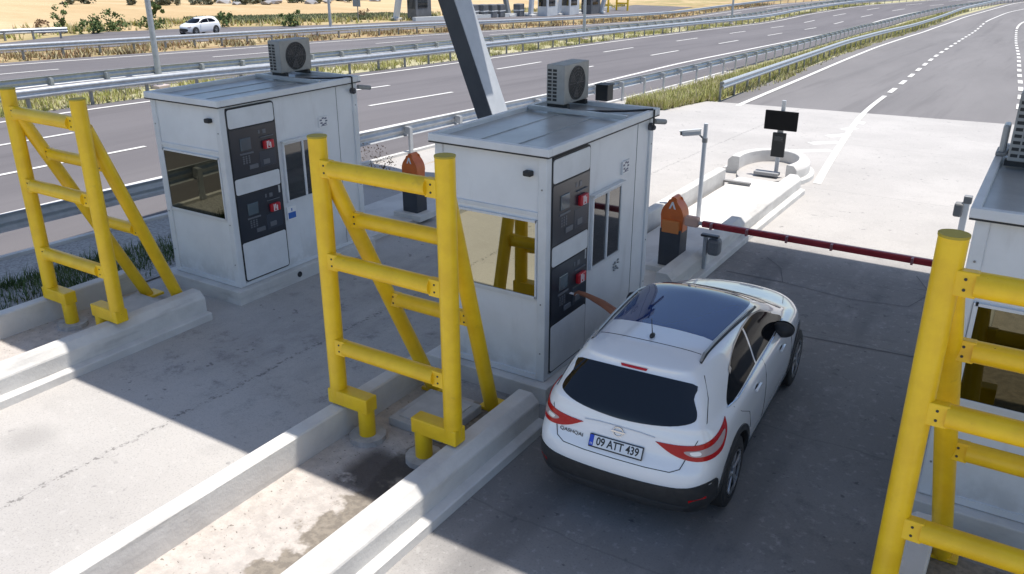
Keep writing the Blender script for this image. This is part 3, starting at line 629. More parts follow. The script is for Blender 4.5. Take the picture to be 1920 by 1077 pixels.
# short rail at the far left
t = empty('guardrail', (-52.9, 26.6, gz(27))); tag(t, 'short low guardrail at the far left in front of the field', 'guardrail', 'steel W-beam guardrails along the carriageways')
b = MB(); b.sweep([(-.3, -2.5, .5), (0, 2, .42), (.5, 4.6, .34)], [(u, v) for u, v in WSEC] + [(u - .008, v) for u, v in WSEC[::-1]]); b.build('rail_beam', GALV, t)
for k in range(5): p = MB().box(-.04, .04, -.05, .05, -.1, .6).build('post', GALVD, t); p.location = (-.35 + k * .18, -2.2 + k * 1.6, -.15)
# ---------------------------------------------------------------- lamp posts, road sign
def lamp(x, y, label, arm=-1):
    z = gz(y); t = empty('lamp_post', (x, y, z)); tag(t, label, 'lamp post', 'tall grey lamp posts by the highway')
    MB().box(-.25, .25, -.25, .25, -.1, .12, .02).build('base', mat('lamp_base', (.5, .42, .4), rough=.8), t)
    MB().tube((0, 0, .1), (0, 0, 10), .115, .06, seg=16).build('pole', GALV, t, True)
    b = MB(); b.tube((0, 0, 10), (arm * 1.6, 0, 10.5), .045, .035, seg=10); b.build('arm', GALV, t)
    MB().box(arm * 2.2 if arm < 0 else 1.5, arm * 1.5 if arm < 0 else 2.2, -.14, .14, 10.46, 10.56, .03).build('lamp_head', GALVD, t)
lamp(-28.15, 19.95, 'nearest lamp post on the median, in line with the far white car', 1)
lamp(-48.3, 49.9, 'lamp post beside the slip road, right of the far white car')
lamp(-29.5, 56.0, 'lamp post on the median directly above the middle air conditioner', 1)
lamp(-30.0, 89.5, 'farthest lamp post on the median, near the top edge', 1)
t = empty('road_sign', (-55.5, 61, gz(61))); tag(t, 'road sign seen from behind on a thin post beside the slip road', 'road sign')
MB().tube((0, 0, 0), (0, 0, 3.4), .05).build('post', GALVD, t); MB().box(-.55, .35, -.02, .02, 1.3, 3.3, .005).build('sign_plate', mat('sign_back', (.22, .25, .30), rough=.5, metal=.2), t)
# ---------------------------------------------------------------- the far toll plaza
for i, (x, y, dx) in enumerate(((-55.4, 66.2, .42), (-53.2, 83.0, -.42), (-52.2, 86.0, .12), (-52.0, 92.0, .25), (-51.4, 95.5, -.35), (-50.2, 99.5, .5))):
    lb = ('pale slanted post of the far toll plaza, left of the big leaning column', 'dark slanted post leaning over the far barriers', 'white upright post beside the far white booths', 'thin white post between the far booths', 'dark slanted post near the median lamp post', 'last slanted post before the far yellow frames')[i]
    e = empty('slanted_post', (x, y, gz(y))); tag(e, lb, 'post', 'slanted posts of the far toll plaza')
    MB().bar((0, 0, 0), (dx * 4, 0, 7), .5 if i != 3 else .25, .4).build('shaft', mat('far_post_dark', (.16, .17, .18), rough=.5) if i in (1, 4) else mat('far_post_pale', (.62, .64, .66), rough=.5), e); MB().box(-.5, .5, -.5, .5, -.1, .2, .03).build('footing', CURB, e)
def far_booth(x, y, wd, lb, m, h=2.6):
    e = empty('far_booth', (x, y, gz(y))); tag(e, lb, 'toll booth', 'small booths of the far toll plaza')
    MB().box(-wd / 2, wd / 2, -1.2, 1.2, 0, h, .03).build('wall', m, e); MB().box(-wd / 2 + .15, wd / 2 - .15, -1.22, -1.1, 1.1, 2.0).build('window', GLASSD, e); MB().box(wd / 2 - .08, wd / 2 + .02, -.9, .6, 1.1, 2.0).build('window', GLASSD, e)
    MB().box(-wd / 2 - .1, wd / 2 + .1, -1.3, 1.3, h, h + .12, .02).build('roof', TRIM, e)
FW = mat('far_white', (.66, .67, .67), (.55, .56, .57), 1, rough=.5); FD = mat('far_dark', (.10, .105, .11), (.16, .16, .17), 1.5, rough=.6)
far_booth(-54.3, 68.5, 1.1, 'dark cabin beside the pale slanted post of the far plaza', FD)
far_booth(-51.6, 88.8, 1.3, 'white booth of the far plaza, right of the dark slanted post', FW); far_booth(-51.4, 93.8, 1.2, 'white booth of the far plaza beside the median lamp post', FW); far_booth(-50.8, 98.0, 1.4, 'patchy grey booth before the far yellow frames', FD, 2.2)
for i, (x, y) in enumerate(((-53.6, 76.6), (-53.3, 78.0), (-53.1, 79.4), (-53.0, 80.8), (-52.9, 84.6))):
    e = empty('container', (x, y, gz(y))); tag(e, 'dark container in the row along the far plaza kerb', 'container', 'dark containers in a row at the far plaza')
    MB().box(-.45, .45, -.5, .5, 0, 1.35, .08).build('body', FD, e); MB().box(-.47, .47, -.52, .52, .62, .72, .01).build('band', FW, e)
o = MB().sweep([(-53.0, y, gz(y)) for y in (66, 72, 78, 84, 90, 96, 102, 108)], [(-.2, 0), (-.2, .35), (.2, .35), (.2, 0)]).build('far_kerb', mat('far_kerb_white', (.6, .6, .58), rough=.7)); tag(o, 'long white kerb in front of the far toll plaza', 'kerb')
for i, (x, y) in enumerate(((-51.2, 102.0), (-50.6, 106.5))):
    e = empty('crash_frame', (x, y, gz(y))); tag(e, ('left one of the two tiny yellow frames on the far plaza', 'right one of the two tiny yellow frames on the far plaza')[i], 'crash frame', 'yellow frames of the far plaza')
    for xx in (-.8, .8): MB().tube((xx, 0, 0), (xx, 0, 3.2), .13, seg=10).build('post', YEL, e)
    for zz in (.9, 1.7, 2.5, 3.0): MB().tube((-.8, 0, zz), (.8, 0, zz), .1, seg=10).build('rung', YEL, e)
# ---------------------------------------------------------------- vegetation
def blades(name, m, label_kind, pts, h, wd, seed=1, spread=.5):
    rnd = random.Random(seed); b = MB(); bb = b.b
    for x, y, z, s in pts:
        for k in range(3):
            a = rnd.uniform(0, 6.28); hh = h * s * rnd.uniform(.5, 1.2); ox, oy = x + rnd.uniform(-.08, .08), y + rnd.uniform(-.08, .08); tx, ty = ox + math.cos(a) * hh * spread * rnd.random(), oy + math.sin(a) * hh * spread * rnd.random()
            c_, s_ = math.cos(a + 1.57) * wd / 2, math.sin(a + 1.57) * wd / 2
            f = bb.faces.new((bb.verts.new((ox - c_, oy - s_, z)), bb.verts.new((ox + c_, oy + s_, z)), bb.verts.new((tx, ty, z + hh)))); f.material_index = 0 if rnd.random() < .6 else 1
    o = b.build(name, m); tag(o, label_kind, name.replace('_', ' '), kind='stuff'); return o
def pstrip(n, L, Rr, y0, y1, seed, clump=.0, pw=1.0):
    rnd = random.Random(seed); out = []
    cl = [(rnd.random(), y0 + (y1 - y0) * rnd.random() ** pw) for _ in range(max(4, n // 60))]
    for _ in range(n):
        if rnd.random() < clump: u, y = rnd.choice(cl); u = min(1, max(0, u + rnd.gauss(0, .12))); y = y + rnd.gauss(0, .5)
        else: u, y = rnd.random(), y0 + (y1 - y0) * rnd.random() ** pw
        y = min(max(y, y0), y1); out.append((L(y) * (1 - u) + Rr(y) * u, y, gz(y) - .02, rnd.uniform(.5, 1.1)))
    return out
def vl(y): return interp(NR, y, .75)
def vr(y): return interp(R3, y, -.1) if y > 30.4 else -10.9 - (30.4 - y) * .1
blades('verge_grass', [G1, G2], 'green and yellow grass between the two nearest guardrails', pstrip(26000, vl, vr, 27.2, 130, 2, .35, 2.0), .36, .06, 3, .9)
blades('median_grass', [G1, G2], 'dry grass under the median guardrails', pstrip(8000, F(FE, -3.0), F(FE, -.75), 6, 140, 5, .85, 1.4), .26, .05, 4, .8)
blades('roadside_grass', [G2, RUST], 'dry weeds below the far guardrail', pstrip(5000, F(FR, -2.5), F(BF, -1.3), 12, 130, 8, .7, 1.3), .34, .08, 6, .8)
blades('bed_grass', [G4, G4], 'dark green weeds in the gravel bed beside the left island', pstrip(2600, lambda y: interp(NR, y, 1.2), lambda y: -11.45, 3.5, 10.5, 9, .9), .26, .022, 7, .9)
blades('field_edge_grass', [G2, G1], 'olive weeds along the edge of the dry field', pstrip(3200, lambda y: interp(RAMP, y, -7), lambda y: interp(RAMP, y, -.3), 20, 115, 12, .75), .5, .12, 8, .9)
blades('exit_road_weeds', [G2, G1], 'sparse weeds along the foot of the exit road guardrail', pstrip(1800, F(R3, -.1), F(R3, .5), 33, 110, 14, .8), .22, .05, 9, .8)
crop = []; rnd = random.Random(3)
for _ in range(7000): y = rnd.uniform(50, 74); u = rnd.random(); crop.append((-66 + (y - 50) * .12 + u * 7, y, gz(y), 1))
blades('crop_rows', [G5, G5], 'dark green strip of crop behind the far white car', crop, .32, .25, 10, .8)
def shrub(name, x, y, r, h, m, label, cat, group=None, trunk=0, n=420, seed=1, leaf=.10):
    z = gz(y); t = empty(name, (x, y, z)); tag(t, label, cat, group); rnd = random.Random(seed); b = MB(); bb = b.b
    cl = [(rnd.gauss(0, .42) * r, rnd.gauss(0, .42) * r, trunk + abs(rnd.gauss(.5, .3)) * (h - trunk), rnd.uniform(.18, .38) * r) for _ in range(13)]
    for _ in range(n):
        cx_, cy_, cz_, cr = rnd.choice(cl); d = Vector((rnd.gauss(0, 1), rnd.gauss(0, 1), rnd.gauss(0, 1))).normalized() * cr * rnd.random() ** .4
        p = Vector((cx_, cy_, max(.03, cz_))) + d; s = leaf * rnd.uniform(.6, 1.4); u = Vector((rnd.gauss(0, 1), rnd.gauss(0, 1), rnd.gauss(0, 1))).normalized(); v = u.cross(Vector((rnd.gauss(0, 1), rnd.gauss(0, 1), rnd.gauss(0, 1)))).normalized()
        bb.faces.new([bb.verts.new(p + a) for a in (u * s, v * s * .6, -u * s, -v * s * .6)])
    b.build('crown' if trunk else 'foliage', m, t)
    k = MB()
    if trunk: k.tube((0, 0, -.1), (0, 0, trunk * 1.5), .08 * h / 3, .04 * h / 3, seg=8)
    for i in range(6 if trunk else 4): a = i * 1.3; k.tube((0, 0, trunk * .8), (math.cos(a) * r * .5, math.sin(a) * r * .5, trunk + (h - trunk) * .5), .025, .01, seg=5)
    k.build('trunk' if trunk else 'stem', BARK, t); return t
shrub('small_tree', -57.0, 33.7, .55, 1.9, G3, 'thin upright little tree at the left by the slip road', 'tree', trunk=.5, seed=2, n=260)
shrub('bush', -55.2, 34.6, 1.0, 1.15, G3, 'grey green bush just right of the thin little tree', 'bush', seed=3)
shrub('bush', -56.9, 37.6, 1.15, 1.25, G3, 'pointed green bush between the thin tree and the round tree', 'bush', seed=4)
shrub('bush', -57.3, 40.4, 1.1, .6, G3, 'low flat bush below the round tree', 'bush', seed=5)
shrub('round_tree', -71.5, 51.3, .62, 1.25, G3, 'small round dark tree alone in the golden field', 'tree', trunk=.25, seed=6, n=1600, leaf=.10)
shrub('bush', -56.0, 46.2, 1.0, 1.3, G3, 'round bush just right of the far white car', 'bush', seed=7)
shrub('bush', -53.5, 50.6, .9, 1.3, G3, 'bush at the foot of the slip road lamp post', 'bush', seed=8)
shrub('weed', -55.9, 31.6, .5, 1.0, RUST, 'reddish dry weed left of the thin little tree', 'weed', seed=9, n=120)
shrub('weed', -12.0, 13.4, .55, .95, RUST, 'bare reddish weed growing left of the orange topped cabinet', 'weed', seed=11, n=420, leaf=.02)
shrub('weed', -59.5, 66, .8, .8, RUST, 'dark dry weed clump in the field below the sign', 'weed', seed=12, n=120)
rnd = random.Random(21)
DK = leafm('distant_leaves', (.11, .12, .08), (.19, .19, .13))
for i in range(24):
    y = 62 + i * 2.1 + rnd.uniform(-1, 1); x = -95 - rnd.uniform(0, 9) + (i * .25)
    shrub('scrub_bush', x, y, rnd.uniform(.7, 1.5), rnd.uniform(.6, 1.3), DK, 'dark scrub bush in the row at the far end of the field', 'bush', 'scrub bushes at the far end of the field', seed=30 + i, n=130, leaf=.28)
for i in range(16):
    y = 78 + i * 2.6 + rnd.uniform(-1, 1); x = -91 - rnd.uniform(0, 10); b = MB(); b.ball((0, 0, .2), rnd.uniform(.5, 1.1), 1.3, 1, .5, 1)
    for v in b.b.verts: v.co += Vector((rnd.uniform(-.2, .2), rnd.uniform(-.2, .2), rnd.uniform(-.1, .1)))
    o = b.build('rubble_heap', ROCK); o.location = (x, y, gz(y)); tag(o, 'pale rubble heap among the scrub at the field end', 'rubble', 'rubble heaps at the field end')
#CARS#
# ---------------------------------------------------------------- cars
def car_cage(kind='suv'):
    """rings from the sill up; each ring is half of the plan outline from rear centre to front centre (x, y, z)"""
    K = 13
    def ring(z, yr, yf, wd, zf=None, cr=.13, cf=.26, nose=.10, wr=None, wf=None):
        zf = z if zf is None else zf; wr = wr or wd * .93; wf = wf or wd * .86
        ys_ = [yr, yr + .015, yr + .07, yr + .26, -.0, .66, 1.33, 2.0, 2.55, yf - .52, yf - .20, yf - .06, yf]
        xs_ = [0, .46 * wd / .9, wr * .91, wr + (wd - wr) * .7, wd, wd, wd, wd, wd * .99, wf * 1.06, wf * .82, .38, 0]
        L = []
        for k, (x, y) in enumerate(zip(xs_, ys_)):
            t = min(1, max(0, (y - 1.9) / 1.2)); L.append((x, y, z + (zf - z) * t))
        return L
    if kind == 'suv':
        r = [ring(.20, -.66, 3.30, .80), ring(.30, -.82, 3.44, .875), ring(.45, -.865, 3.50, .90), ring(.62, -.875, 3.50, .905), ring(.72, -.85, 3.49, .905), ring(.80, -.79, 3.46, .90), ring(.95, -.765, 3.38, .885, .88), ring(1.03, -.735, 3.22, .855, .955)]
        def top(z, yr, wd, wf, yw, zr=None, xr=None, ysd=None, zfc=None):
            # greenhouse ring; yw = windscreen centre y at this height
            ysd = ysd or [.0, .66, 1.33, 1.75]
            zr = z if zr is None else zr; xr = xr or wd * .95
            fz = z if zfc is None else zfc
            return [(0, yr - .03, zr), (.40 * wd / .8, yr - .015, zr), (xr * .91, yr + .03, zr), (xr * 1.01, yr + .15, (z + zr) / 2), (wd, ysd[0], z), (wd, ysd[1], z), (wd * .99, ysd[2], z), (wd * .97, ysd[3] if ysd[3] < yw - .35 else yw - .35, z), (wf * .99, yw - .26, (z + fz) / 2), (wf * .93, yw - .17, fz), (wf * .74, yw - .08, fz), (wf * .4, yw - .02, fz), (0, yw, fz)]
        r.append(top(1.07, -.70, .815, .76, 2.62, zfc=1.03, ysd=[.0, .66, 1.33, 2.05], xr=.77))
        r.append(top(1.11, -.665, .79, .735, 2.50, zfc=1.06, ysd=[.0, .66, 1.33, 2.0], xr=.745))
        r.append(top(1.29, -.535, .715, .66, 2.06, ysd=[.0, .62, 1.2, 1.62], xr=.68))
        r.append(top(1.425, -.42, .64, .61, 1.66, ysd=[.0, .5, .95, 1.3], xr=.585))
        r.append(top(1.47, -.45, .595, .575, 1.55, ysd=[.0, .42, .85, 1.2], xr=.545, zr=1.455))
        r.append(top(1.50, -.38, .53, .52, 1.45, ysd=[.0, .40, .8, 1.12], xr=.48, zr=1.485))
        r.append(top(1.53, -.24, .35, .34, 1.30, ysd=[.0, .35, .7, 1.0], xr=.33))
        r.append([(0, y, 1.54) for y in (-.16, -.15, -.13, -.08, .0, .3, .6, .85, .98, 1.05, 1.12, 1.16, 1.18)])
    b = MB(); bb = b.b; G = []
    for j, L in enumerate(r):
        row = {}
        for k, p in enumerate(L):
            row[(k, 1)] = bb.verts.new(p)
            row[(k, -1)] = row[(k, 1)] if p[0] == 0 else bb.verts.new((-p[0], p[1], p[2]))
        G.append(row)
    for A, B in zip(G, G[1:]):
        for s in (1, -1):
            for k in range(K - 1):
                q_ = [A[(k, s)], A[(k + 1, s)], B[(k + 1, s)], B[(k, s)]]; u = []
                for v in q_:
                    if v not in u: u.append(v)
                try: bb.faces.new(u if s > 0 else u[::-1])
                except ValueError: pass
    A = G[0]; 
    for k in range(K - 1):
        u = []
        for v in (A[(k, 1)], A[(k, -1)], A[(k + 1, -1)], A[(k + 1, 1)]):
            if v not in u: u.append(v)
        try: bb.faces.new(u)
        except ValueError: pass
    return b
def surf_mesh(b, name):
    bmesh.ops.recalc_face_normals(b.b, faces=b.b.faces); me = bpy.data.meshes.new(name); b.b.to_mesh(me); b.b.free(); o = bpy.data.objects.new(name, me); C.objects.link(o)
    m = o.modifiers.new('s', 'SUBSURF'); m.levels = 3; m.render_levels = 3; return o
def bake(o):
    bpy.context.view_layer.update(); dg = bpy.context.evaluated_depsgraph_get(); me = bpy.data.meshes.new_from_object(o.evaluated_get(dg)); o.modifiers.clear(); old = o.data; o.data = me; return o
class Proj:
    def __init__(s, o): s.t = BVHTree.FromPolygons([v.co.copy() for v in o.data.vertices], [tuple(p.vertices) for p in o.data.polygons])
    def hit(s, axis, a, b_, sign):
        """axis 'y': a=x b=z ray along sign*y ; axis 'x': a=y b=z ; axis 'z': a=x b=y"""
        if axis == 'y': o_, d = Vector((a, -sign * 6 + 1.3, b_)), Vector((0, sign, 0))
        elif axis == 'x': o_, d = Vector((-sign * 4, a, b_)), Vector((sign, 0, 0))
        elif axis == 'd': d = Vector((-sign * .6, .8, 0)); o_ = Vector((sign * .8 * a, .6 * a, b_)) - d * 4
        else: o_, d = Vector((a, b_, 4)), Vector((0, 0, -1))
        r = s.t.ray_cast(o_, d); return r[0], r[1]
def smooth_outline(pts, n=4, closed=True):
    """Catmull-Rom through the points; a point given as (a, b, 0) is a sharp corner"""
    out = []; N_ = len(pts)
    for i in range(N_):
        p0, p1, p2, p3 = (Vector(pts[(i + k) % N_][:2]) for k in (-1, 0, 1, 2))
        if len(pts[i]) == 3: p0 = p1
        if len(pts[(i + 1) % N_]) == 3: p3 = p2
        for k in range(n):
            t = k / n; out.append(.5 * ((2 * p1) + (-p0 + p2) * t + (2 * p0 - 5 * p1 + 4 * p2 - p3) * t * t + (-p0 + 3 * p1 - 3 * p2 + p3) * t ** 3))
    return out
def patch(P, axis, sign, pts, name, m, parent, off=.004, step=.035, sm=4, edge=.0, mirror=False):
    ol = smooth_outline(pts, sm) if sm else [Vector(p[:2]) for p in pts]
    x0, x1 = min(p.x for p in ol), max(p.x for p in ol); y0, y1 = min(p.y for p in ol), max(p.y for p in ol)
    vs_ = list(ol); n0 = len(ol)
    def inside(q):
        c_ = False
        for i in range(n0):
            a, b_ = ol[i], ol[i - 1]
            if (a.y > q.y) != (b_.y > q.y) and q.x < (b_.x - a.x) * (q.y - a.y) / (b_.y - a.y) + a.x: c_ = not c_
        return c_
    nx, ny = int((x1 - x0) / step) + 1, int((y1 - y0) / step) + 1
    for i in range(nx + 1):
        for j in range(ny + 1):
            q_ = Vector((x0 + (i + .5 * (j % 2)) * step, y0 + j * step))
            if inside(q_) and min((q_ - a).length for a in ol) > step * .4: vs_.append(q_)
    res = delaunay_2d_cdt(vs_, [(i, (i + 1) % n0) for i in range(n0)], [list(range(n0))], 1, 1e-6)
    b = MB(); bb = b.b; V = []; nrm = []
    for p in res[0]:
        h, nn = P.hit(axis, p.x, p.y, sign)
        V.append(None if h is None else h + nn * off); nrm.append(nn)
    bv = [None if v is None else bb.verts.new(v) for v in V]
    for f in res[2]:
        if all(bv[i] is not None for i in f):
            try: bb.faces.new([bv[i] for i in f])
            except ValueError: pass
    if edge:
        be = [e for e in bb.edges if len(e.link_faces) == 1]; r_ = bmesh.ops.extrude_edge_only(bb, edges=be)
        idx = {v: i for i, v in enumerate(bv) if v}
        nm = {}
        for e in be:
            for v in e.verts: nm[tuple(round(c_, 5) for c_ in v.co)] = nrm[idx[v]]
        for v in [g_ for g_ in r_['geom'] if isinstance(g_, bmesh.types.BMVert)]: v.co -= nm[tuple(round(c_, 5) for c_ in v.co)] * (off + edge)
    o = b.build(name, m, parent, True, 35); return o
def text(s, size, m, name, parent, M, depth=.003, bold=0, sx=1):
    cu = bpy.data.curves.new(name, 'FONT'); cu.body = s; cu.size = size; cu.extrude = depth; cu.align_x = 'CENTER'; cu.align_y = 'CENTER'; cu.offset = bold
    o = bpy.data.objects.new(name, cu); C.objects.link(o); bpy.context.view_layer.update(); dg = bpy.context.evaluated_depsgraph_get(); me = bpy.data.meshes.new_from_object(o.evaluated_get(dg)); bpy.data.objects.remove(o)
    me.transform(M @ Matrix.Diagonal((sx, 1, 1, 1))); me.materials.clear(); me.materials.append(m); o = bpy.data.objects.new(name, me); C.objects.link(o); o.parent = parent; return o
def wheel(x, y, parent, r=.345, side=1):
    e = MB(); wdt = .115; prof = [(.62, -1), (.86, -1.0), (.97, -.86), (1.0, -.6), (1.0, .6), (.97, .86), (.86, 1.0), (.62, 1)]; n_ = 40; rings = []
    for k in range(n_): a = 2 * math.pi * k / n_; rings.append([e.b.verts.new((w_ * wdt, math.cos(a) * r * q_, math.sin(a) * r * q_)) for q_, w_ in prof])
    for k in range(n_):
        A, B = rings[k], rings[(k + 1) % n_]
        for i in range(len(prof)): e.b.faces.new((A[i], B[i], B[(i + 1) % len(prof)], A[(i + 1) % len(prof)]))
    t = e.build('wheel', TYRE, parent, True, 30); t.location = (x, y, r)
    b = MB(); s = side; b.tube((s * .02, 0, 0), (s * .045, 0, 0), r * .62, seg=36); b.build('rim_well', mat('rim_dark', (.04, .04, .042), rough=.5), t)
    b = MB(); b.tube((s * .04, 0, 0), (s * .115, 0, 0), .055, seg=20)
    for k in range(5):
        a = k * 2 * math.pi / 5 + .3
        for da in (-.13, .13): b.bar((s * .095, .04 * math.cos(a), .04 * math.sin(a)), (s * .10, r * .62 * math.cos(a + da), r * .62 * math.sin(a + da)), .022, .026, .004)
    for k in range(36): a, a2 = 2 * math.pi * k / 36, 2 * math.pi * (k + 1) / 36; b.bar((s * .105, r * .635 * math.cos(a), r * .635 * math.sin(a)), (s * .105, r * .635 * math.cos(a2), r * .635 * math.sin(a2)), .02, .03)
    b.build('rim', RIM, t, True, 30); return t
ROOFG = mat('roof_glass', (.012, .036, .14), rough=.03, spec=.6); ROOFG.node_tree.nodes['Principled BSDF'].inputs['IOR'].default_value = 1.62  # blue in the roof's base colour stands in for reflected sky
REARG = mat('rear_glass', (.006, .008, .012), rough=.05, spec=.5)
SIDEG = mat('side_glass', (.006, .007, .009), rough=.06, spec=.3); SIDEG.node_tree.nodes['Principled BSDF'].inputs['IOR'].default_value = 1.14
# --- the white crossover at the booth
car = empty('parked_car', (-2.67, 6.61, 0.003), math.radians(3.2)); tag(car, 'white crossover with a dark panoramic roof stopped at the middle booth', 'car')
body = surf_mesh(car_cage(), 'body'); body.data.materials.append(CARW); body.data.materials.append(DARKL)
for k, y in enumerate((0, 2.646)):
    for s in (1, -1):
        c_ = MB().tube((s * .60, y, .345), (s * 1.2, y, .345), .405, seg=48).build('cut', DARKL); md = body.modifiers.new('b', 'BOOLEAN'); md.operation = 'DIFFERENCE'; md.object = c_; md.solver = 'EXACT'
solid = surf_mesh(car_cage(), 'solid'); bake(solid); PJ = Proj(solid); bpy.data.objects.remove(solid)
bake(body)
for o in [o for o in bpy.data.objects if o.name.startswith('cut')]: bpy.data.objects.remove(o)
for p in body.data.polygons:
    p.use_smooth = True
try: body.data.set_sharp_from_angle(angle=math.radians(38))
except Exception: pass
# wells dark
for p in body.data.polygons:
    c_ = p.center
    for y in (0, 2.646):
        if abs(c_.x) < .80 and abs(math.hypot(c_.y - y, c_.z - .345) - .405) < .012 or (abs(abs(c_.x) - .60) < .01 and math.hypot(c_.y - y, c_.z - .345) < .41): p.material_index = 1
body.parent = car
car.scale = (.955, 1, 1)
# black cladding: rear bumper, sills, arches
CL = BLK
patch(PJ, 'y', 1, [(-.84, .24, 0), (.84, .24, 0), (.872, .54), (.83, .62), (.6, .575), (0, .56), (-.6, .575), (-.83, .62), (-.872, .54)], 'rear_bumper_cladding', CL, car, .012, .05, edge=.02)
for s in (1, -1):
    patch(PJ, 'x', -s, [(.36, .23, 0), (2.28, .23, 0), (2.28, .36, 0), (.36, .36, 0)], 'sill_cladding', CL, car, .008, .08, sm=0, edge=.02)
    for y in (0, 2.646):
        b = MB(); n_ = 28; ring_ = []
        for k in range(n_ + 1):
            a = math.radians(-22 + 224 * k / n_); row = []
            for rr, of in ((.398, -.03), (.398, .014), (.458, .012), (.462, -.01)):
                py, pz = y + rr * math.cos(a), .345 + rr * math.sin(a); h, nn = PJ.hit('x', py, max(pz, .215), -s)
                xx = (h.x if h else s * .87) + s * of; row.append(b.b.verts.new((xx, py, pz)))
            ring_.append(row)
        for A, B in zip(ring_, ring_[1:]):
            for i in range(3): b.b.faces.new((A[i], A[i + 1], B[i + 1], B[i]))
        b.build('wheel_arch', CL, car, True, 40)
    for y in (0, 2.646): wheel(s * .785, y, car, side=s)
patch(PJ, 'y', 1, [(-.62, .25, 0), (.62, .25, 0), (.66, .36), (.6, .40), (-.6, .40), (-.66, .36)], 'rear_diffuser', mat('diffuser_grey', (.035, .037, .04), rough=.5), car, .016, .05, edge=.01)
for s in (1, -1): patch(PJ, 'y', 1, [(s * .70, .44, 0), (s * .82, .46, 0), (s * .82, .485, 0), (s * .70, .465, 0)], 'reflector', TLR, car, .014, .03, sm=0)
# glass
rw = patch(PJ, 'y', 1, [(-.54, 1.37), (0, 1.395), (.54, 1.37), (.59, 1.27), (.65, 1.165), (.62, 1.11), (.38, 1.06), (0, 1.035), (-.38, 1.06), (-.62, 1.11), (-.65, 1.165), (-.59, 1.27)], 'rear_window', REARG, car, .004, .04, edge=.003)
b = MB(); b.bar((-.12, -.62, 1.10), (.30, -.60, 1.155), .02, .012); b.build('wiper', BLK, rw) if False else b.b.free()
sp = MB()
vs0 = [(-.60, -.36), (-.45, -.40), (0, -.415), (.45, -.40), (.60, -.36), (.60, -.2), (0, -.2), (-.60, -.2)]
sp.prism(vs0, 'z', 1.492, 1.53) if False else sp.b.free() if False else None
patch(PJ, 'z', 1, [(-.51, .22, 0), (.51, .22, 0), (.555, .9), (.565, 1.30), (.50, 1.46), (.3, 1.52), (0, 1.54), (-.3, 1.52), (-.50, 1.46), (-.565, 1.30), (-.555, .9)], 'panoramic_roof', ROOFG, car, .004, .06, edge=.003)
patch(PJ, 'z', 1, [(-.54, 1.62), (0, 1.72), (.54, 1.62), (.62, 2.0), (.70, 2.32), (.45, 2.47), (0, 2.53), (-.45, 2.47), (-.70, 2.32), (-.62, 2.0)], 'windscreen', CARG, car, .004, .06, edge=.003)
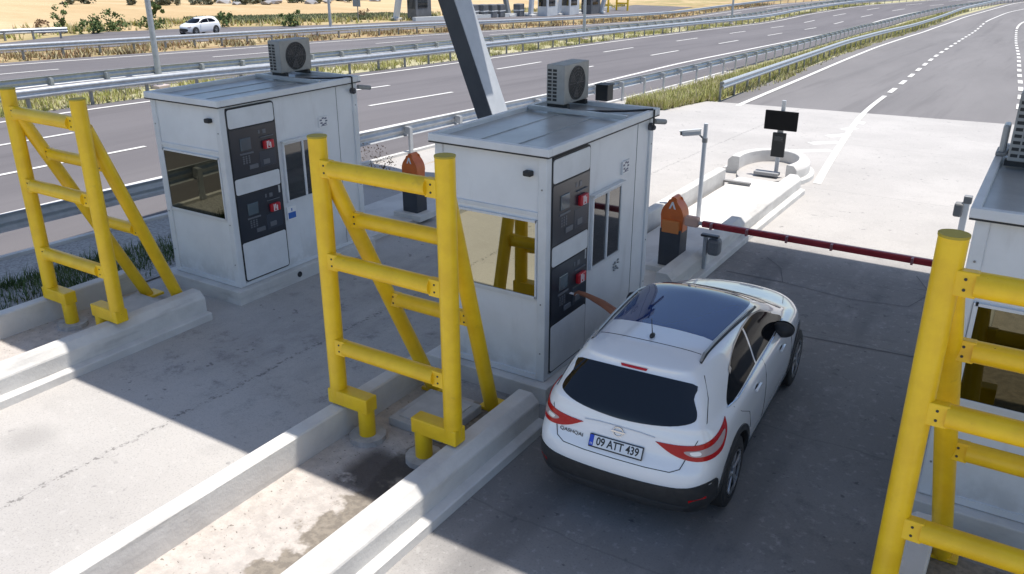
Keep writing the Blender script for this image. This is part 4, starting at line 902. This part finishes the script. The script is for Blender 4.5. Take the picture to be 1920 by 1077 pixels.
for s in (1, -1):
    nm = 'rear_side_window'
    patch(PJ, 'x', -s, [(-.12, 1.10), (.0, 1.20), (.22, 1.32), (.45, 1.385), (.78, 1.415, 0), (.78, 1.085, 0), (.3, 1.07), (-.06, 1.07)], nm, SIDEG, car, .004, .04, edge=.003)
    patch(PJ, 'x', -s, [(.83, 1.418, 0), (1.15, 1.41), (1.45, 1.35), (1.78, 1.21), (2.02, 1.095), (1.75, 1.08), (.83, 1.085, 0)], 'front_side_window', DARKL if s < 0 else SIDEG, car, .004 if s > 0 else .003, .04, edge=.003)
    # chrome strip under the glass, wind deflector
    b = MB(); prev = None
    ptsx = [(-.16, 1.075), (.1, 1.052), (.5, 1.058), (1.0, 1.064), (1.5, 1.066), (2.0, 1.075)]
    pp = []
    for y_, z_ in ptsx: h, nn = PJ.hit('x', y_, z_, -s); pp.append(h + nn * .006)
    for A, B in zip(pp, pp[1:]): b.tube(A, B, .008, seg=8)
    b.build('window_trim', CHR, car)
    pp = []; b = MB()
    for y_, z_ in [(.12, 1.30), (.45, 1.405), (.8, 1.435), (1.15, 1.43), (1.45, 1.37), (1.75, 1.24)]: h, nn = PJ.hit('x', y_, z_, -s); pp.append((h + nn * .006, nn))
    for (A, n1), (B, n2) in zip(pp, pp[1:]):
        dn = Vector((s * .022, 0, -.045)); b.quad([A, B, B + dn, A + dn])
    if s < 0: b.b.free(); b = None
    else: b.build('wind_deflector', mat('deflector', (.12, .13, .14), rough=.1, spec=.8), car)
    # roof rail
    b = MB(); pts_ = [(-.20, 0), (-.1, .03), (.3, .036), (.7, .036), (1.05, .034), (1.30, .0)]; pp = []
    for y_, dz in pts_: xx = .53 + .07 * min(1, max(0, y_ / 1.1)); h, nn = PJ.hit('z', s * xx, y_, 1); pp.append(h + Vector((0, 0, dz)))
    for A, B in zip(pp, pp[1:]): b.tube(A, B, .013, seg=10)
    b.build('roof_rail', mat('rail_silver', (.35, .36, .37), rough=.3, metal=.6), car, True)
    # black ditch strip by the rail
    b = MB(); prev = None
    for y_ in np.linspace(-.22, 1.4, 18):
        r_ = []
        for xx in (.553, .573):
            h, nn = PJ.hit('z', s * (xx - .545 + .52 + .07 * min(1, max(0, y_ / 1.1))), float(y_), 1); r_.append(b.b.verts.new(h + nn * .005))
        if prev: b.b.faces.new((prev[0], r_[0], r_[1], prev[1]))
        prev = r_
    b.build('roof_ditch', BLK, car)
    # mirror
    h, nn = PJ.hit('x', 1.84, 1.06, -s)
    b = MB(); b.ball((0, 0, 0), .1, 1.25, .75, .85, 3); mr = b.build('mirror', BLK, car, True); mr.location = (h.x + s * .055, 1.72, 1.08)
    b = MB(); b.ball((0, .012, .014), .1, 1.27, .74, .80, 3); bmesh.ops.delete(b.b, geom=[v for v in b.b.verts if v.co.y < .0 or v.co.z < -.03], context='VERTS'); b.build('mirror_cap', BLK if s > 0 else CARW, mr, True)
    b = MB(); b.bar((-s * .12, 0, -.04), (0, 0, -.02), .05, .05, .01); b.build('mirror_foot', BLK, mr)
    # door handles and door gaps
    for y_, z_ in ((.62, .93), (1.62, .915)):
        h, nn = PJ.hit('x', y_, z_, -s); b = MB(); b.bar(h + nn * .022 + Vector((0, -.09, 0)), h + nn * .022 + Vector((0, .09, 0)), .028, .022, .008); b.build('door_handle', CARW, car, True)
        b = MB(); b.ball(h + nn * .0, .045, .12, 1.1, .6, 2); b.build('handle_recess', DARKL, car)
    b = MB()
    def seam(pts, wd=.006):
        pp = []
        for p in pts:
            h, nn = PJ.hit('x', p[0], p[1], -s)
            if h: pp.append(h + nn * .0015)
        for A, B in zip(pp, pp[1:]): b.tube(A, B, wd / 2, seg=6, caps=False)
    seam([(.30, .36 + .0), (.44, .62), (.36, .80), (.10, .93), (-.05, 1.04)]); seam([(.98, z_) for z_ in (.30, .45, .6, .75, .9, 1.0, 1.06)]); seam([(2.14, .38), (2.2, .6), (2.14, .8), (2.06, .95), (2.0, 1.05)]); seam([(.36, .365), (1.2, .365), (2.14, .365)])
    b.build('door_gap', DARKL, car)
# tail lights
for s in (1, -1):
    def MX(pts): return [(s * p[0], *p[1:]) for p in pts]
    patch(PJ, 'd', s, [(-.17, .925, 0), (.02, .932), (.22, .955), (.38, 1.0), (.49, 1.05, 0), (.495, .97), (.47, .89), (.41, .825), (.24, .808), (.08, .815), (-.05, .85)], 'tail_light', TLR, car, .008, .025, edge=.008)
    patch(PJ, 'd', s, [(.05, .885), (.18, .905), (.32, .935), (.45, .99), (.45, .93), (.39, .875), (.26, .853), (.12, .848)], 'light_lens', TLC, car, .0105, .02)
    patch(PJ, 'd', s, [(.10, .885), (.18, .893), (.19, .864), (.12, .858)], 'reverse_lamp', mat('lamp_white', (.85, .83, .80), rough=.1, coat=1), car, .0125, .02)
# brake light, badge, plate, lettering
patch(PJ, 'y', 1, [(-.13, 1.432, 0), (.13, 1.432, 0), (.12, 1.408, 0), (-.12, 1.408, 0)], 'brake_light', TLR, car, .008, .03, sm=0)
h, nn = PJ.hit('y', 0, .80, 1)
tilt = math.atan2(nn.z, -nn.y)
pl = MB().box(-.262, .262, -.014, .004, -.058, .058, .004).build('number_plate', PBLK, car); pl.location = (0, h.y - .008, .795); pl.rotation_euler = (-max(0, tilt) - .06, 0, 0)
MB().box(-.215, .254, -.018, -.012, -.045, .050).build('plate_face', PLATE, pl); MB().box(-.256, -.217, -.018, -.012, -.045, .050).build('plate_band', PBLU, pl)
TX = Matrix.Translation((.02, -.0185, .002)) @ Matrix.Rotation(math.pi / 2, 4, 'X'); text('09 ATT 439', .098, PBLK, 'plate_number', pl, TX, .001, .0022, .86)
text('TR', .026, WHT, 'plate_country', pl, Matrix.Translation((-.236, -.0185, -.028)) @ Matrix.Rotation(math.pi / 2, 4, 'X'), .001, 0, .9)
h, nn = PJ.hit('y', 0, .925, 1)
b = MB()
for k in range(28): a, a2 = 2 * math.pi * k / 28, 2 * math.pi * (k + 1) / 28; b.tube((.048 * math.cos(a), 0, .042 * math.sin(a)), (.048 * math.cos(a2), 0, .042 * math.sin(a2)), .006, seg=6)
b.box(-.066, .066, -.008, .004, -.009, .009, .002); bd = b.build('badge', CHR, car); bd.location = h + nn * .006; bd.rotation_euler = (-.12, 0, 0)
h, nn = PJ.hit('y', -.46, .805, 1); an = math.atan2(nn.x, -nn.y)
text('QASHQAI', .046, mat('letter_grey', (.10, .105, .11), rough=.3, metal=.5), 'model_lettering', car, Matrix.Translation(h + nn * .004) @ Matrix.Rotation(an, 4, 'Z') @ Matrix.Rotation(math.pi / 2 - .1, 4, 'X'), .0015, .0004, 1.25)
h, nn = PJ.hit('y', -.30, .905, 1); text('', .03, RED, 'x', car, Matrix.Identity(4)) if False else None
# tailgate gap and chrome bar
b = MB()
def rseam(pts, bb=None, wd=.006, o_=.0015):
    pp = []
    for p in pts:
        h, nn = PJ.hit('y', p[0], p[1], 1)
        if h: pp.append(h + nn * o_)
    for A, B in zip(pp, pp[1:]): b.tube(A, B, wd / 2, seg=6, caps=False)
rseam([(-.60, 1.40), (-.685, 1.25), (-.735, 1.1), (-.70, .97), (-.64, .84), (-.60, .74), (-.52, .705), (-.3, .70), (0, .70), (.3, .70), (.52, .705), (.60, .74), (.64, .84), (.70, .97), (.735, 1.1), (.685, 1.25), (.60, 1.40)], wd=.008)
b.build('tailgate_gap', DARKL, car)
b = MB(); rseam([(-.34, .955), (-.2, .968), (0, .972), (.2, .968), (.34, .955)], wd=.012, o_=.003); b.build('tailgate_strip', mat('strip_white', (.6, .61, .63), rough=.2), car)
b = MB(); pp = []
for x_ in np.linspace(-.50, .50, 13): h, nn = PJ.hit('z', float(x_), -.14 - .0 + .06 * (x_ / .56) ** 2, 1); pp.append(h + nn * .001)
for A, B in zip(pp, pp[1:]): b.tube(A, B, .0035, seg=6, caps=False)
b.build('spoiler_gap', DARKL, car)
h, nn = PJ.hit('z', 0, -.04, 1); b = MB(); b.ball(h + Vector((0, 0, .012)), .03, .8, 1.6, .8, 2); b.tube(h + Vector((0, 0, .02)), h + Vector((0, -.05, .20)), .005, .003, seg=6); b.build('antenna', BLK, car, True)
# bonnet creases
for s in (1, -1):
    b = MB(); pp = []
    for x_, y_ in ((.66, 2.60), (.60, 2.9), (.50, 3.2)): h, nn = PJ.hit('z', s * x_, y_, 1); pp.append(h)
    for A, B in zip(pp, pp[1:]): b.tube(A, B, .004, seg=6, caps=False)
    b.build('bonnet_gap', DARKL, car)
    patch(PJ, 'y', -1, [(s * .50, .74), (s * .62, .80), (s * .72, .83), (s * .74, .76), (s * .62, .70)], 'headlight', TLC, car, .006, .03)
# ---- driver reaching out of the left window (local car space)
def person(parent_loc, rz):
    t = empty('person', parent_loc, rz); tag(t, 'driver inside the white car stretching a bare arm out to the booth panel', 'person')
    bm_ = bmesh.new(); rad = []
    def V(co, r): rad.append(r); return bm_.verts.new(co)
    pelvis = V((-.38, 1.10, .62), .15); waist = V((-.40, 1.05, .80), .14); chest = V((-.46, 1.07, 1.00), .16); neck = V((-.50, 1.10, 1.15), .06); head0 = V((-.52, 1.12, 1.25), .085); head1 = V((-.52, 1.12, 1.34), .09)
    rs = V((-.27, 1.12, 1.06), .07); re_ = V((-.22, 1.30, .84), .05); rh = V((-.32, 1.52, .88), .035); ls = V((-.62, 1.12, 1.07), .075)
    el = V((-.86, 1.22, 1.10), .052); fm = V((-1.05, 1.31, 1.135), .046); wr = V((-1.27, 1.385, 1.16), .030); pm = V((-1.35, 1.40, 1.165), .030); kn = V((-1.40, 1.41, 1.165), .026)
    lk = V((-.42, 1.55, .66), .09); lf = V((-.42, 1.85, .40), .06); rk = V((-.26, 1.55, .66), .09); rf_ = V((-.26, 1.85, .40), .06)
    for a, b_ in ((pelvis, waist), (waist, chest), (chest, neck), (neck, head0), (head0, head1), (chest, rs), (rs, re_), (re_, rh), (chest, ls), (ls, el), (el, fm), (fm, wr), (wr, pm), (pm, kn), (pelvis, lk), (lk, lf), (pelvis, rk), (rk, rf_)): bm_.edges.new((a, b_))
    me = bpy.data.meshes.new('body'); bm_.to_mesh(me); bm_.free(); o = bpy.data.objects.new('body', me); C.objects.link(o)
    sk = o.modifiers.new('skin', 'SKIN'); me.skin_vertices[0].data[0].use_root = True
    for d, r in zip(me.skin_vertices[0].data, rad): d.radius = (r, r)
    ss_ = o.modifiers.new('s', 'SUBSURF'); ss_.levels = 2; ss_.render_levels = 2; bake(o); o.data.materials.clear(); o.data.materials.append(SKIN); o.data.materials.append(SHIRT)
    for p in o.data.polygons: p.use_smooth = True; p.material_index = 1 if (p.center.x > -.80 and p.center.z < 1.16) else 0
    o.parent = t
    # fingers: four unequal, bent, plus a thumb from the side of the palm
    for i, (dy, ln) in enumerate(((.030, .068), (.010, .076), (-.010, .070), (-.028, .056))):
        fm_ = bmesh.new(); base = Vector((-1.385, 1.405 + dy, 1.168)); q_ = [base, base + Vector((-ln * .45, dy * .2, .004)), base + Vector((-ln * .80, dy * .2, -.012)), base + Vector((-ln, dy * .2, -.032))]
        vv = [fm_.verts.new(p) for p in q_]; [fm_.edges.new(e_) for e_ in zip(vv, vv[1:])]; me = bpy.data.meshes.new('finger'); fm_.to_mesh(me); fm_.free(); f = bpy.data.objects.new('finger', me); C.objects.link(f); f.modifiers.new('k', 'SKIN')
        for d in me.skin_vertices[0].data: d.radius = (.009, .009)
        me.skin_vertices[0].data[0].use_root = True; s_ = f.modifiers.new('s', 'SUBSURF'); s_.levels = 2; bake(f); f.data.materials.clear(); f.data.materials.append(SKIN); f.parent = o
    fm_ = bmesh.new(); q_ = [Vector((-1.33, 1.43, 1.16)), Vector((-1.365, 1.46, 1.155)), Vector((-1.40, 1.465, 1.15))]; vv = [fm_.verts.new(p) for p in q_]; [fm_.edges.new(e_) for e_ in zip(vv, vv[1:])]; me = bpy.data.meshes.new('thumb'); fm_.to_mesh(me); fm_.free(); f = bpy.data.objects.new('thumb', me); C.objects.link(f); f.modifiers.new('k', 'SKIN')
    for d in me.skin_vertices[0].data: d.radius = (.011, .011)
    s_ = f.modifiers.new('s', 'SUBSURF'); s_.levels = 2; bake(f); f.data.materials.clear(); f.data.materials.append(SKIN); f.parent = o
    b = MB(); b.bar((-1.43, 1.41, 1.135), (-1.515, 1.415, 1.14), .05, .002); b.build('bank_card', WHT, o)
    b = MB(); b.ball((-.52, 1.105, 1.36), .108, .92, 1, .8, 3); b.build('hair', HAIR, t, True)
    b = MB(); b.ball((-.55, 1.205, 1.315), .012); b.ball((-.49, 1.205, 1.315), .012); b.build('eyes', BLK, t); b = MB(); b.ball((-.52, 1.215, 1.285), .016, .8, 1, 1.2); b.build('nose', SKIN, t, True)
person((-2.67, 6.61, 0.003), math.radians(3.2))
# --- small white hatchback on the slip road
sc = empty('small_car', (-50.7, 40.5, gz(40)), math.radians(183)); tag(sc, 'small white hatchback driving on the far slip road', 'car'); sc.scale = (.74, .66, .74)
sb = surf_mesh(car_cage(), 'body'); sb.modifiers[0].levels = 2; sb.data.materials.append(CARW2); bake(sb); sb.parent = sc
for p in sb.data.polygons: p.use_smooth = True
for s in (1, -1):
    patch(PJ, 'x', -s, [(-.12, 1.10), (.22, 1.36), (.78, 1.415, 0), (.78, 1.085, 0)], 'side_window', CARG, sc, .012, .08, edge=.003)
    patch(PJ, 'x', -s, [(.84, 1.418, 0), (1.45, 1.35), (1.78, 1.21), (2.02, 1.095), (.84, 1.085, 0)], 'side_window', CARG, sc, .012, .08, edge=.003)
    for y in (0, 2.646):
        wheel(s * .83, y, sc, side=s); h = MB().tube((s * .86, y, .37), (s * .905, y, .37), .41, seg=24).build('wheel_arch', BLK, sc)
    patch(PJ, 'y', -1, [(s * .50, .74), (s * .62, .80), (s * .72, .83), (s * .74, .76), (s * .62, .70)], 'headlight', TLC, sc, .012, .05)
    b = MB(); b.ball((0, 0, 0), .1, 1.1, .7, .8, 2); mr = b.build('mirror', BLK, sc); mr.location = (s * 1.0, 1.95, 1.13)
patch(PJ, 'z', 1, [(-.54, 1.62), (0, 1.72), (.54, 1.62), (.70, 2.32), (0, 2.53), (-.70, 2.32)], 'windscreen', CARG, sc, .012, .1, edge=.003)
patch(PJ, 'y', -1, [(-.42, .38), (.42, .38), (.46, .62), (-.46, .62)], 'grille', BLK, sc, .012, .08)
patch(PJ, 'y', -1, [(-.8, .24), (.8, .24), (.8, .34), (-.8, .34)], 'front_bumper', BLK, sc, .014, .08)

# ---- lift apart the pieces of parts that only share a name
def split_loose(o):
    b = bmesh.new(); b.from_mesh(o.data); seen = set(); comps = []
    b.verts.ensure_lookup_table()
    for v in b.verts:
        if v in seen: continue
        st = [v]; seen.add(v); comp = []
        while st:
            a = st.pop(); comp.append(a.index)
            for e in a.link_edges:
                c_ = e.other_vert(a)
                if c_ not in seen: seen.add(c_); st.append(c_)
        comps.append(set(comp))
    b.free()
    if len(comps) < 2: return
    me = o.data; nm = o.name.split('.')[0]; smooth = me.polygons[0].use_smooth
    for i, cs in enumerate(comps):
        ids = sorted(cs); mp = {k: j for j, k in enumerate(ids)}; vs = [me.vertices[k].co.copy() for k in ids]; ps = [p for p in me.polygons if p.vertices[0] in cs]
        m2 = bpy.data.meshes.new(nm); m2.from_pydata(vs, [], [[mp[k] for k in p.vertices] for p in ps])
        for mm in me.materials: m2.materials.append(mm)
        for p2, p in zip(m2.polygons, ps): p2.material_index = p.material_index; p2.use_smooth = smooth
        if i == 0: first = m2
        else:
            q_ = o.copy(); q_.data = m2; q_.name = nm; C.objects.link(q_)
    o.data = first
for o in list(bpy.data.objects):
    if o.type == 'MESH' and o.parent and o.name.split('.')[0] in ('corner_post', 'door_panel', 'panel_strip', 'seam', 'foot', 'drain_hole', 'bracket', 'arm_band', 'eyes', 'slot', 'sticker', 'rim', 'fan_blade', 'scratch_mark', 'bolt'): 
        if o.name.split('.')[0] == 'rim' and o.parent.name.startswith('wheel'): continue
        split_loose(o)
